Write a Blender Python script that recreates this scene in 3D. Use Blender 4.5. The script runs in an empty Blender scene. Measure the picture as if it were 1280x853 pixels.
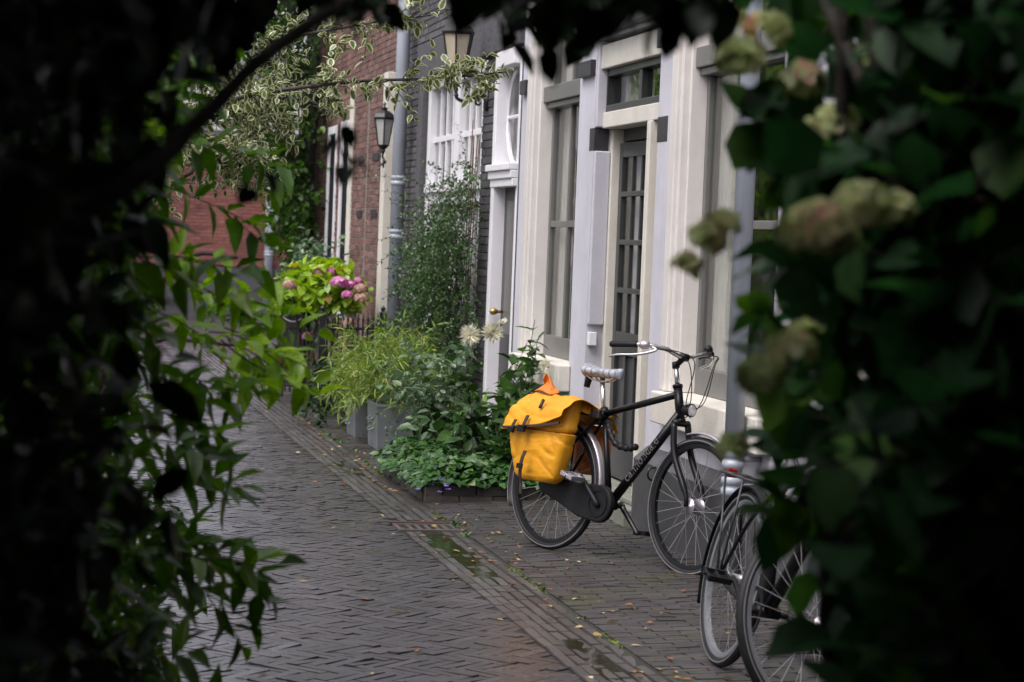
import bpy, bmesh, math, random
import numpy as np
from mathutils import Vector, Matrix, noise as mnoise

# ------------------------------------------------------------------ camera, sky, sun, exposure
scene = bpy.context.scene
C = scene.collection
F = 2850.0                                   # focal length in photograph pixels (1280 wide)
ROLL, VU, VV = 0.04, -609.0, -125.0
CAM = np.array([0.0, 0.0, 1.6])
pitch = math.atan2(-VV, F)
yaw = math.atan2(-VU, F / math.cos(pitch))
FW = np.array([math.sin(yaw) * math.cos(pitch), math.cos(yaw) * math.cos(pitch), -math.sin(pitch)])
RT = np.array([math.cos(yaw), -math.sin(yaw), 0.0])
DN = np.cross(FW, RT)
cr, sr = math.cos(ROLL), math.sin(ROLL)
cam_data = bpy.data.cameras.new('camera')
cam = bpy.data.objects.new('camera', cam_data)
C.objects.link(cam)
xr = RT * cr - DN * sr
yd = RT * sr + DN * cr
M = Matrix(((xr[0], -yd[0], -FW[0], CAM[0]), (xr[1], -yd[1], -FW[1], CAM[1]), (xr[2], -yd[2], -FW[2], CAM[2]), (0, 0, 0, 1)))
cam.matrix_world = M
cam_data.sensor_width = 36.0
cam_data.lens = 36.0 * F / 1280.0
cam_data.clip_start = 0.05
cam_data.clip_end = 2000.0
cam_data.dof.use_dof = True
cam_data.dof.focus_distance = 11.9
cam_data.dof.aperture_fstop = 5.0
scene.camera = cam

world = bpy.data.worlds.new('World')
scene.world = world
world.use_nodes = True
wt = world.node_tree
for n in list(wt.nodes):
    wt.nodes.remove(n)
wo = wt.nodes.new('ShaderNodeOutputWorld')
bg = wt.nodes.new('ShaderNodeBackground')
sky = wt.nodes.new('ShaderNodeTexSky')
hs = wt.nodes.new('ShaderNodeHueSaturation')
SUN_ELEV, SUN_AZ = math.radians(60), math.radians(-125)
sky.sky_type = 'NISHITA'
sky.sun_disc = False
sky.sun_elevation = SUN_ELEV
sky.sun_rotation = SUN_AZ
sky.air_density = 1.0
sky.dust_density = 4.0
sky.ozone_density = 1.0
hs.inputs['Saturation'].default_value = 0.28
bg.inputs['Strength'].default_value = 0.12
wt.links.new(sky.outputs[0], hs.inputs['Color'])
tintn = wt.nodes.new('ShaderNodeMix'); tintn.data_type = 'RGBA'; tintn.blend_type = 'MULTIPLY'
tintn.inputs[0].default_value = 1.0; tintn.inputs[7].default_value = (1.0, 0.96, 1.015, 1)
wt.links.new(hs.outputs[0], tintn.inputs[6])
wt.links.new(tintn.outputs[2], bg.inputs['Color'])
wt.links.new(bg.outputs[0], wo.inputs['Surface'])

sd = bpy.data.lights.new('sun', 'SUN')
sd.energy = 0.8
sd.angle = math.radians(40)
sd.color = (1.0, 0.98, 0.96)
sun = bpy.data.objects.new('sun', sd)
C.objects.link(sun)
sdir = Vector((math.sin(SUN_AZ) * math.cos(SUN_ELEV), math.cos(SUN_AZ) * math.cos(SUN_ELEV), math.sin(SUN_ELEV)))
sun.rotation_euler = sdir.to_track_quat('Z', 'Y').to_euler()
scene.view_settings.view_transform = 'Standard'
scene.view_settings.look = 'None'
scene.view_settings.exposure = 1.36
scene.view_settings.gamma = 1.0
scene.cycles.max_bounces = 6
scene.cycles.transparent_max_bounces = 12
scene.cycles.use_denoising = True

rng = np.random.default_rng(7)
random.seed(7)


def uvp(px, py):
    x, y = px - 640.0, py - 426.5
    return x * cr + y * sr, y * cr - x * sr


def ray(px, py):
    u, v = uvp(px, py)
    return FW * F + RT * u + DN * v


def onX(px, py, X):
    r = ray(px, py); return CAM + r * (X / r[0])


def onY(px, py, Y):
    r = ray(px, py); return CAM + r * (Y / r[1])


def onZ(px, py, Z):
    r = ray(px, py); return CAM + r * ((Z - CAM[2]) / r[2])


def yX(px, py, X):
    return float(onX(px, py, X)[1])


# ------------------------------------------------------------------ materials
def nodes_of(name):
    m = bpy.data.materials.new(name)
    m.use_nodes = True
    nt = m.node_tree
    for n in list(nt.nodes):
        nt.nodes.remove(n)
    out = nt.nodes.new('ShaderNodeOutputMaterial')
    p = nt.nodes.new('ShaderNodeBsdfPrincipled')
    nt.links.new(p.outputs[0], out.inputs['Surface'])
    return m, nt, p, out


def ramp(nt, stops):
    r = nt.nodes.new('ShaderNodeValToRGB')
    e = r.color_ramp.elements
    while len(e) < len(stops):
        e.new(0.5)
    for i, (pos, col) in enumerate(stops):
        e[i].position = pos
        e[i].color = (*col, 1)
    return r


def noise_node(nt, scale, detail=4, coord='Object', rough=0.55, stretch=None):
    tc = nt.nodes.new('ShaderNodeTexCoord')
    n = nt.nodes.new('ShaderNodeTexNoise')
    n.inputs['Scale'].default_value = scale
    n.inputs['Detail'].default_value = detail
    n.inputs['Roughness'].default_value = rough
    if stretch:
        mp = nt.nodes.new('ShaderNodeMapping')
        mp.inputs['Scale'].default_value = stretch
        nt.links.new(tc.outputs[coord], mp.inputs['Vector'])
        nt.links.new(mp.outputs[0], n.inputs['Vector'])
    else:
        nt.links.new(tc.outputs[coord], n.inputs['Vector'])
    return n


def mix(nt, a, b, fac, mode='MIX'):
    m = nt.nodes.new('ShaderNodeMix')
    m.data_type = 'RGBA'
    m.blend_type = mode
    for sock, val in ((m.inputs[0], fac), (m.inputs[6], a), (m.inputs[7], b)):
        if hasattr(val, 'is_output'):
            nt.links.new(val, sock)
        elif isinstance(val, (int, float)):
            sock.default_value = val
        else:
            sock.default_value = (*val, 1)
    return m.outputs[2]


def paint(name, col, rough=0.5, dirt=0.25, dirt_col=None, scale=6.0, bump=0.0, bump_scale=60.0, metal=0.0, stretch=None, spec=0.5, streak=0.0):
    m, nt, p, out = nodes_of(name)
    n = noise_node(nt, scale, 6, stretch=stretch, rough=0.65)
    r = ramp(nt, [(0.38, (0, 0, 0)), (0.72, (1, 1, 1))])
    nt.links.new(n.outputs['Fac'], r.inputs[0])
    dc = dirt_col or tuple(c * 0.5 for c in col)
    f = nt.nodes.new('ShaderNodeMath'); f.operation = 'MULTIPLY'; f.inputs[1].default_value = dirt
    nt.links.new(r.outputs[0], f.inputs[0])
    c = mix(nt, col, dc, f.outputs[0])
    if streak > 0:
        n2 = noise_node(nt, 9.0, 5, stretch=(1, 1, 0.12), rough=0.7)
        r2 = ramp(nt, [(0.48, (0, 0, 0)), (0.75, (1, 1, 1))])
        nt.links.new(n2.outputs['Fac'], r2.inputs[0])
        f2 = nt.nodes.new('ShaderNodeMath'); f2.operation = 'MULTIPLY'; f2.inputs[1].default_value = streak
        nt.links.new(r2.outputs[0], f2.inputs[0])
        c = mix(nt, c, tuple(x * 0.45 for x in col), f2.outputs[0])
    nt.links.new(c, p.inputs['Base Color'])
    p.inputs['Roughness'].default_value = rough
    p.inputs['Metallic'].default_value = metal
    p.inputs['Specular IOR Level'].default_value = spec
    if bump > 0:
        b = nt.nodes.new('ShaderNodeBump')
        b.inputs['Strength'].default_value = bump
        b.inputs['Distance'].default_value = 0.01
        n3 = noise_node(nt, bump_scale, 5)
        nt.links.new(n3.outputs['Fac'], b.inputs['Height'])
        nt.links.new(b.outputs[0], p.inputs['Normal'])
    return m


def brick_mat(name, stops, rough=(0.35, 0.6), moss=0.0, mosscol=(0.045, 0.06, 0.012), wet=0.0, bump=0.5, paintmix=None):
    """clinkers and wall bricks: one tint per brick plus grime, wet film patches and moss"""
    m, nt, p, out = nodes_of(name)
    at = nt.nodes.new('ShaderNodeAttribute'); at.attribute_name = 'tint'
    r = ramp(nt, stops)
    nt.links.new(at.outputs['Fac'], r.inputs[0])
    n = noise_node(nt, 45, 5)
    g = ramp(nt, [(0.3, (0.62, 0.62, 0.62)), (0.7, (1.12, 1.1, 1.08))])
    nt.links.new(n.outputs['Fac'], g.inputs[0])
    c = mix(nt, r.outputs[0], g.outputs[0], 1.0, 'MULTIPLY')
    n4 = noise_node(nt, 1.1, 5, rough=0.6)
    g4 = ramp(nt, [(0.32, (0.62, 0.6, 0.62)), (0.68, (1.12, 1.1, 1.1))])
    nt.links.new(n4.outputs['Fac'], g4.inputs[0])
    c = mix(nt, c, g4.outputs[0], 1.0, 'MULTIPLY')
    if moss > 0:
        n2 = noise_node(nt, 2.6, 6, rough=0.7)
        r2 = ramp(nt, [(0.5, (0, 0, 0)), (0.72, (1, 1, 1))])
        nt.links.new(n2.outputs['Fac'], r2.inputs[0])
        f = nt.nodes.new('ShaderNodeMath'); f.operation = 'MULTIPLY'; f.inputs[1].default_value = moss
        nt.links.new(r2.outputs[0], f.inputs[0])
        c = mix(nt, c, mosscol, f.outputs[0])
    nt.links.new(c, p.inputs['Base Color'])
    n3 = noise_node(nt, 1.7, 4)
    mr = nt.nodes.new('ShaderNodeMapRange')
    mr.inputs[1].default_value = 0.35; mr.inputs[2].default_value = 0.65
    mr.inputs[3].default_value = rough[0]; mr.inputs[4].default_value = rough[1]
    nt.links.new(n3.outputs['Fac'], mr.inputs[0])
    nt.links.new(mr.outputs[0], p.inputs['Roughness'])
    p.inputs['Coat Weight'].default_value = wet
    p.inputs['Coat Roughness'].default_value = 0.36
    b = nt.nodes.new('ShaderNodeBump')
    b.inputs['Strength'].default_value = bump
    b.inputs['Distance'].default_value = 0.006
    n5 = noise_node(nt, 70, 4)
    nt.links.new(n5.outputs['Fac'], b.inputs['Height'])
    nt.links.new(b.outputs[0], p.inputs['Normal'])
    return m


def leaf_mat(name, stops, rough=0.32, trans=0.22, spec=0.5, vein=None):
    m, nt, p, out = nodes_of(name)
    at = nt.nodes.new('ShaderNodeAttribute'); at.attribute_name = 'tint'
    r = ramp(nt, stops)
    nt.links.new(at.outputs['Fac'], r.inputs[0])
    n = noise_node(nt, 30, 3)
    g = ramp(nt, [(0.3, (0.7, 0.7, 0.7)), (0.7, (1.15, 1.15, 1.1))])
    nt.links.new(n.outputs['Fac'], g.inputs[0])
    c = mix(nt, r.outputs[0], g.outputs[0], 1.0, 'MULTIPLY')
    if vein is not None:                              # pale leaf margin
        ed = nt.nodes.new('ShaderNodeAttribute'); ed.attribute_name = 'edge'
        e2 = ramp(nt, [(0.45, (0, 0, 0)), (0.75, (1, 1, 1))])
        nt.links.new(ed.outputs['Fac'], e2.inputs[0])
        c = mix(nt, c, vein, e2.outputs[0])
    nt.links.new(c, p.inputs['Base Color'])
    p.inputs['Roughness'].default_value = rough
    p.inputs['Specular IOR Level'].default_value = spec
    tr = nt.nodes.new('ShaderNodeBsdfTranslucent')
    hsv = nt.nodes.new('ShaderNodeHueSaturation')
    hsv.inputs['Value'].default_value = 1.6
    hsv.inputs['Saturation'].default_value = 1.15
    nt.links.new(c, hsv.inputs['Color'])
    nt.links.new(hsv.outputs[0], tr.inputs['Color'])
    ms = nt.nodes.new('ShaderNodeMixShader')
    ms.inputs[0].default_value = trans
    nt.links.new(p.outputs[0], ms.inputs[1])
    nt.links.new(tr.outputs[0], ms.inputs[2])
    nt.links.new(ms.outputs[0], out.inputs['Surface'])
    return m


def glass_mat(name, tint=(0.9, 0.95, 0.93), rough=0.02):
    m, nt, p, out = nodes_of(name)
    nt.nodes.remove(p)
    t = nt.nodes.new('ShaderNodeBsdfTransparent'); t.inputs[0].default_value = (*tint, 1)
    g = nt.nodes.new('ShaderNodeBsdfGlossy'); g.inputs['Roughness'].default_value = rough
    lw = nt.nodes.new('ShaderNodeLayerWeight'); lw.inputs['Blend'].default_value = 0.5
    pw_ = nt.nodes.new('ShaderNodeMath'); pw_.operation = 'POWER'; pw_.inputs[1].default_value = 5.0
    fr = nt.nodes.new('ShaderNodeMath'); fr.operation = 'MULTIPLY_ADD'; fr.inputs[1].default_value = 0.9; fr.inputs[2].default_value = 0.03
    nt.links.new(lw.outputs['Facing'], pw_.inputs[0]); nt.links.new(pw_.outputs[0], fr.inputs[0])
    n = noise_node(nt, 2.2, 2)
    b = nt.nodes.new('ShaderNodeBump'); b.inputs['Strength'].default_value = 0.10; b.inputs['Distance'].default_value = 0.05
    nt.links.new(n.outputs['Fac'], b.inputs['Height'])
    nt.links.new(b.outputs[0], g.inputs['Normal'])
    ms = nt.nodes.new('ShaderNodeMixShader')
    nt.links.new(fr.outputs[0], ms.inputs[0])
    nt.links.new(t.outputs[0], ms.inputs[1]); nt.links.new(g.outputs[0], ms.inputs[2])
    nt.links.new(ms.outputs[0], out.inputs['Surface'])
    return m


MT = {}
MT['plaster'] = paint('grey_plaster', (0.50, 0.49, 0.53), 0.85, 0.45, (0.31, 0.31, 0.33), 2.2, 0.25, 70, streak=0.16)
MT['cream'] = paint('cream_paint', (0.63, 0.60, 0.565), 0.45, 0.55, (0.44, 0.41, 0.37), 1.6, 0.12, 30, streak=0.10)
MT['stonecream'] = paint('cream_stone', (0.60, 0.57, 0.50), 0.6, 0.35, (0.36, 0.35, 0.28), 6, 0.2, 70)
MT['white'] = paint('white_paint', (0.72, 0.71, 0.73), 0.4, 0.2, (0.5, 0.5, 0.5), 5, 0.04, 30)
MT['darkgrey'] = paint('dark_grey_paint', (0.032, 0.034, 0.034), 0.35, 0.3, (0.018, 0.020, 0.018), 8)
MT['midgrey'] = paint('mid_grey_paint', (0.13, 0.128, 0.12), 0.4, 0.3, (0.075, 0.075, 0.07), 8)
MT['plinth'] = paint('plinth_paint', (0.055, 0.054, 0.058), 0.45, 0.5, (0.10, 0.10, 0.095), 9, 0.2, 60, streak=0.1)
MT['block'] = paint('black_stone', (0.022, 0.02, 0.024), 0.45, 0.3, (0.05, 0.05, 0.05), 12, 0.3, 60)
MT['lintelstone'] = paint('grey_lintel_stone', (0.075, 0.072, 0.077), 0.75, 0.6, (0.03, 0.03, 0.03), 7, 1.0, 28)
MT['step'] = paint('mossy_step_stone', (0.20, 0.20, 0.17), 0.6, 0.6, (0.08, 0.10, 0.05), 6, 0.4, 50)
MT['mortar'] = paint('mortar', (0.30, 0.28, 0.26), 0.9, 0.4, None, 8, 0.3, 80)
MT['mortar_dark'] = paint('dark_mortar', (0.06, 0.058, 0.06), 0.9, 0.4, None, 8, 0.3, 80)
MT['joint'] = paint('mossy_joint_sand', (0.016, 0.014, 0.012), 0.8, 0.5, (0.03, 0.04, 0.010), 3, 0.5, 80)
MT['soil'] = paint('dark_soil', (0.018, 0.014, 0.010), 0.9, 0.5, (0.03, 0.028, 0.018), 6, 0.8, 30)
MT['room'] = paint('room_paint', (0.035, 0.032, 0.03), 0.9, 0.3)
MT['curtain'] = paint('curtain_cloth', (0.52, 0.505, 0.47), 0.9, 0.15, None, 14)
MT['zinc'] = paint('zinc', (0.25, 0.265, 0.28), 0.45, 0.5, (0.14, 0.15, 0.155), 7, 0.1, 40, metal=0.55, streak=0.25)
MT['pipe'] = paint('grey_pipe', (0.33, 0.36, 0.40), 0.45, 0.35, (0.2, 0.22, 0.24), 5, metal=0.1, streak=0.3)
MT['pipe_dark'] = paint('dark_pipe', (0.12, 0.13, 0.15), 0.5, 0.35, None, 5)
MT['iron'] = paint('black_iron', (0.012, 0.012, 0.013), 0.35, 0.4, (0.03, 0.028, 0.025), 20)
MT['roof'] = paint('roof_tile', (0.06, 0.045, 0.04), 0.7, 0.4, None, 10, 0.5, 20)
MT['brass'] = paint('brass', (0.45, 0.31, 0.12), 0.35, 0.4, None, 20, metal=0.9)
MT['glass'] = glass_mat('window_glass', (0.90, 0.91, 0.90))
MT['lampglass'] = paint('frosted_lamp_glass', (0.42, 0.36, 0.27), 0.3, 0.3, None, 8)
MT['lampglass_white'] = paint('white_lamp_glass', (0.40, 0.40, 0.37), 0.3, 0.3, None, 8)
MT['street'] = brick_mat('street_clinker', [(0, (0.015, 0.012, 0.016)), (0.4, (0.026, 0.020, 0.026)), (0.75, (0.037, 0.029, 0.036)), (1, (0.058, 0.046, 0.052))], (0.24, 0.50), 0.03, wet=0.85, bump=0.6)
MT['gutter'] = brick_mat('gutter_brick', [(0, (0.050, 0.044, 0.044)), (0.5, (0.072, 0.066, 0.064)), (1, (0.10, 0.092, 0.088))], (0.28, 0.5), 0.35, wet=0.3)
MT['sidewalk'] = brick_mat('pavement_brick', [(0, (0.036, 0.032, 0.033)), (0.5, (0.050, 0.046, 0.045)), (1, (0.070, 0.064, 0.060))], (0.36, 0.6), 0.75, wet=0.12)
MT['brick_grey'] = brick_mat('grey_painted_brick', [(0, (0.055, 0.053, 0.058)), (0.5, (0.09, 0.087, 0.092)), (1, (0.13, 0.127, 0.132))], (0.5, 0.7), 0.1, (0.05, 0.05, 0.045), bump=1.0)
MT['brick_red'] = brick_mat('red_brown_brick', [(0, (0.11, 0.058, 0.048)), (0.5, (0.185, 0.092, 0.07)), (1, (0.27, 0.15, 0.12))], (0.6, 0.8), 0.1, (0.06, 0.05, 0.04))
MT['brick_plain'] = brick_mat('plain_red_brick', [(0, (0.17, 0.06, 0.05)), (0.5, (0.24, 0.085, 0.068)), (1, (0.30, 0.12, 0.095))], (0.6, 0.8), 0.0)
MT['wet_joint'] = paint('wet_joint_sand', (0.022, 0.020, 0.020), 0.5, 0.5, (0.02, 0.026, 0.010), 4, 0.6, 90)
MT['brick_edge'] = paint('sanded_brick_edge', (0.045, 0.039, 0.041), 0.9, 0.5, (0.034, 0.038, 0.020), 5, spec=0.08)
MT['edging'] = brick_mat('edging_brick', [(0, (0.028, 0.024, 0.024)), (0.5, (0.055, 0.047, 0.044)), (1, (0.10, 0.085, 0.07))], (0.4, 0.6), 0.3, (0.03, 0.045, 0.012))
MT['bark'] = paint('bark', (0.035, 0.028, 0.022), 0.8, 0.5, (0.06, 0.055, 0.05), 18, 0.8, 25)
MT['twig'] = paint('green_brown_twig', (0.05, 0.05, 0.025), 0.7, 0.4, None, 18)
MT['cane'] = paint('brown_cane', (0.16, 0.085, 0.045), 0.7, 0.4, None, 18)
MT['purple_twig'] = paint('purple_twig', (0.07, 0.03, 0.04), 0.6, 0.4, None, 18)
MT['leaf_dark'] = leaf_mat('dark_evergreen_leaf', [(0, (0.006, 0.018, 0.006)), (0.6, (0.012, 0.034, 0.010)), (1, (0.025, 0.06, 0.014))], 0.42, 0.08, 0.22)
MT['leaf_mid'] = leaf_mat('mid_green_leaf', [(0, (0.018, 0.05, 0.007)), (0.5, (0.055, 0.13, 0.012)), (1, (0.17, 0.29, 0.02))], 0.3, 0.36, 0.45)
MT['leaf_fresh'] = leaf_mat('fresh_green_leaf', [(0, (0.08, 0.17, 0.010)), (0.5, (0.18, 0.34, 0.02)), (0.93, (0.30, 0.46, 0.04)), (1, (0.42, 0.34, 0.05))], 0.35, 0.42)
MT['leaf_var'] = leaf_mat('variegated_leaf', [(0, (0.03, 0.06, 0.02)), (0.6, (0.07, 0.12, 0.03)), (1, (0.14, 0.20, 0.04))], 0.35, 0.25, vein=(0.50, 0.50, 0.30))
MT['leaf_lime'] = leaf_mat('hydrangea_leaf', [(0, (0.10, 0.20, 0.015)), (0.5, (0.22, 0.38, 0.03)), (0.9, (0.36, 0.48, 0.05)), (1, (0.36, 0.25, 0.05))], 0.4, 0.3)
MT['leaf_bamboo'] = leaf_mat('bamboo_leaf', [(0, (0.09, 0.17, 0.03)), (0.5, (0.19, 0.29, 0.05)), (0.85, (0.33, 0.40, 0.11)), (1, (0.42, 0.36, 0.12))], 0.42, 0.3)
MT['leaf_dahlia'] = leaf_mat('dahlia_leaf', [(0, (0.022, 0.05, 0.014)), (0.6, (0.045, 0.105, 0.024)), (0.93, (0.09, 0.18, 0.035)), (1, (0.22, 0.34, 0.04))], 0.36, 0.22)
MT['leaf_cover'] = leaf_mat('ground_cover_leaf', [(0, (0.016, 0.05, 0.010)), (0.5, (0.035, 0.10, 0.018)), (0.85, (0.07, 0.17, 0.035)), (1, (0.15, 0.22, 0.10))], 0.38, 0.2, 0.4)
MT['leaf_vine'] = leaf_mat('vine_leaf', [(0, (0.022, 0.06, 0.016)), (0.6, (0.05, 0.115, 0.03)), (1, (0.11, 0.20, 0.06))], 0.4, 0.2)
MT['leaf_sil'] = leaf_mat('silver_green_leaf', [(0, (0.06, 0.11, 0.06)), (0.6, (0.11, 0.18, 0.10)), (1, (0.18, 0.26, 0.14))], 0.3, 0.2)
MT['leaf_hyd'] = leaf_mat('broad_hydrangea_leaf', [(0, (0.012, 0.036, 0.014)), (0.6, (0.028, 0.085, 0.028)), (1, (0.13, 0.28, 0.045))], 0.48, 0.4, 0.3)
MT['floret'] = leaf_mat('pale_green_floret', [(0, (0.32, 0.42, 0.15)), (0.6, (0.58, 0.63, 0.36)), (0.9, (0.78, 0.72, 0.48)), (1, (0.62, 0.36, 0.3))], 0.5, 0.4)
MT['pink'] = leaf_mat('pink_floret', [(0, (0.45, 0.10, 0.30)), (0.6, (0.62, 0.22, 0.46)), (1, (0.75, 0.42, 0.6))], 0.5, 0.25)
MT['dusty'] = leaf_mat('faded_floret', [(0, (0.32, 0.15, 0.13)), (0.6, (0.48, 0.30, 0.24)), (1, (0.58, 0.44, 0.32))], 0.6, 0.25)
MT['petal'] = leaf_mat('cream_petal', [(0, (0.62, 0.60, 0.46)), (1, (0.82, 0.80, 0.70))], 0.5, 0.3)
MT['violet'] = leaf_mat('violet_petal', [(0, (0.16, 0.10, 0.42)), (1, (0.30, 0.22, 0.60))], 0.5, 0.3)
MT['litter'] = leaf_mat('fallen_leaf', [(0, (0.10, 0.04, 0.018)), (0.4, (0.28, 0.12, 0.04)), (0.75, (0.36, 0.24, 0.07)), (1, (0.55, 0.45, 0.30))], 0.5, 0.1)
MT['moss'] = leaf_mat('moss_tuft', [(0, (0.05, 0.08, 0.012)), (1, (0.13, 0.18, 0.02))], 0.8, 0.2)
MT['rubber'] = paint('tyre_rubber', (0.009, 0.009, 0.010), 0.6, 0.4, (0.022, 0.021, 0.020), 25, spec=0.3)
MT['bikeblack'] = paint('black_enamel', (0.005, 0.005, 0.006), 0.3, 0.2, (0.012, 0.012, 0.012), 20, spec=0.2)
MT['plastic'] = paint('black_plastic', (0.007, 0.007, 0.008), 0.45, 0.4, (0.018, 0.018, 0.018), 15, spec=0.2)
MT['steel'] = paint('bright_steel', (0.62, 0.61, 0.62), 0.28, 0.3, (0.35, 0.33, 0.32), 20, metal=0.9)
MT['alu'] = paint('dull_aluminium', (0.48, 0.45, 0.48), 0.4, 0.3, (0.3, 0.28, 0.3), 14, metal=0.75)
MT['reflex'] = paint('reflective_band', (0.15, 0.15, 0.155), 0.4, 0.3)
MT['yellow'] = paint('yellow_tarpaulin', (0.70, 0.315, 0.012), 0.5, 0.5, (0.42, 0.17, 0.01), 7, 0.5, 22, spec=0.35)
MT['orange'] = paint('orange_lining', (0.62, 0.17, 0.01), 0.5, 0.3, (0.4, 0.10, 0.01), 9, 0.2, 26)
MT['leather'] = paint('brown_strap', (0.035, 0.018, 0.014), 0.5, 0.3)
MT['letter'] = paint('pale_lettering', (0.26, 0.25, 0.25), 0.5, 0.2)
MT['lens'] = paint('lamp_lens', (0.7, 0.7, 0.72), 0.12, 0.1, metal=0.6)
MT['red'] = paint('red_reflector', (0.16, 0.01, 0.008), 0.25, 0.1)
# saddle cover: pale cloth with faint check
m, nt, p, out = nodes_of('checked_saddle_cloth')
tc = nt.nodes.new('ShaderNodeTexCoord')
w1 = nt.nodes.new('ShaderNodeTexWave'); w1.bands_direction = 'X'; w1.inputs['Scale'].default_value = 9
w2 = nt.nodes.new('ShaderNodeTexWave'); w2.bands_direction = 'Y'; w2.inputs['Scale'].default_value = 9
for w in (w1, w2):
    nt.links.new(tc.outputs['Object'], w.inputs['Vector'])
r1 = ramp(nt, [(0.80, (0, 0, 0)), (0.9, (1, 1, 1))]); r2 = ramp(nt, [(0.80, (0, 0, 0)), (0.9, (1, 1, 1))])
nt.links.new(w1.outputs['Fac'], r1.inputs[0]); nt.links.new(w2.outputs['Fac'], r2.inputs[0])
c1 = mix(nt, (0.36, 0.35, 0.34), (0.10, 0.16, 0.26), r1.outputs[0])
c2 = mix(nt, c1, (0.20, 0.22, 0.26), r2.outputs[0])
nt.links.new(c2, p.inputs['Base Color']); p.inputs['Roughness'].default_value = 0.42
MT['saddle'] = m
# standing water
m, nt, p, out = nodes_of('standing_water')
p.inputs['Base Color'].default_value = (0.022, 0.022, 0.010, 1); p.inputs['Roughness'].default_value = 0.10
n = noise_node(nt, 14, 2); b = nt.nodes.new('ShaderNodeBump'); b.inputs['Strength'].default_value = 0.15; b.inputs['Distance'].default_value = 0.01
nt.links.new(n.outputs['Fac'], b.inputs['Height']); nt.links.new(b.outputs[0], p.inputs['Normal'])
MT['water'] = m


# ------------------------------------------------------------------ object helpers
ORIG = {}


def thing(name, label, cat, loc=(0, 0, 0), group=None, rot=None):
    o = bpy.data.objects.new(name, None)
    C.objects.link(o)
    o.location = loc
    o.empty_display_size = 0.2
    o['label'] = label; o['category'] = cat
    if group: o['group'] = group
    if rot is not None:
        o.rotation_euler = rot
        ORIG[o.name] = Vector((0, 0, 0))           # rotated things are built in local space
    else:
        ORIG[o.name] = Vector(loc)
    return o


def tag(o, label, cat, group=None):
    o['label'] = label; o['category'] = cat
    if group: o['group'] = group
    return o


def struct(o, kind='structure'):
    o['kind'] = kind
    return o


def mesh_np(name, V, faces, mats, parent=None, smooth=False, fmat=None, attrs=None, bevel=0.0):
    """V (n,3) world coordinates, faces list of index tuples or (m,k) array -> ONE mesh object"""
    V = np.asarray(V, dtype=np.float64)
    loc = Vector((0, 0, 0))
    if parent is not None:
        base = ORIG[parent.name]
        V = V - np.array(base)
    me = bpy.data.meshes.new(name)
    if isinstance(faces, np.ndarray):
        m_, k = faces.shape
        me.vertices.add(len(V)); me.vertices.foreach_set('co', V.astype(np.float32).ravel())
        me.loops.add(m_ * k); me.loops.foreach_set('vertex_index', faces.astype(np.int32).ravel())
        me.polygons.add(m_)
        me.polygons.foreach_set('loop_start', (np.arange(m_) * k).astype(np.int32))
        me.update(calc_edges=True)
    else:
        me.from_pydata([tuple(v) for v in V], [], [tuple(f) for f in faces])
        me.update()
    if not isinstance(mats, (list, tuple)):
        mats = [mats]
    for mm in mats:
        me.materials.append(mm)
    if fmat is not None:
        me.polygons.foreach_set('material_index', np.asarray(fmat, dtype=np.int32))
    me.polygons.foreach_set('use_smooth', np.full(len(me.polygons), bool(smooth)))
    for an, av in (attrs or {}).items():
        a = me.attributes.new(an, 'FLOAT', 'POINT')
        a.data.foreach_set('value', np.asarray(av, dtype=np.float32))
    o = bpy.data.objects.new(name, me)
    C.objects.link(o)
    if parent is not None:
        o.parent = parent
        ORIG[o.name] = ORIG[parent.name].copy()
    else:
        ORIG[o.name] = Vector((0, 0, 0))
    if bevel > 0:
        bv = o.modifiers.new('edge', 'BEVEL'); bv.width = bevel; bv.segments = 2; bv.limit_method = 'ANGLE'
        bv.harden_normals = False
    return o


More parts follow.
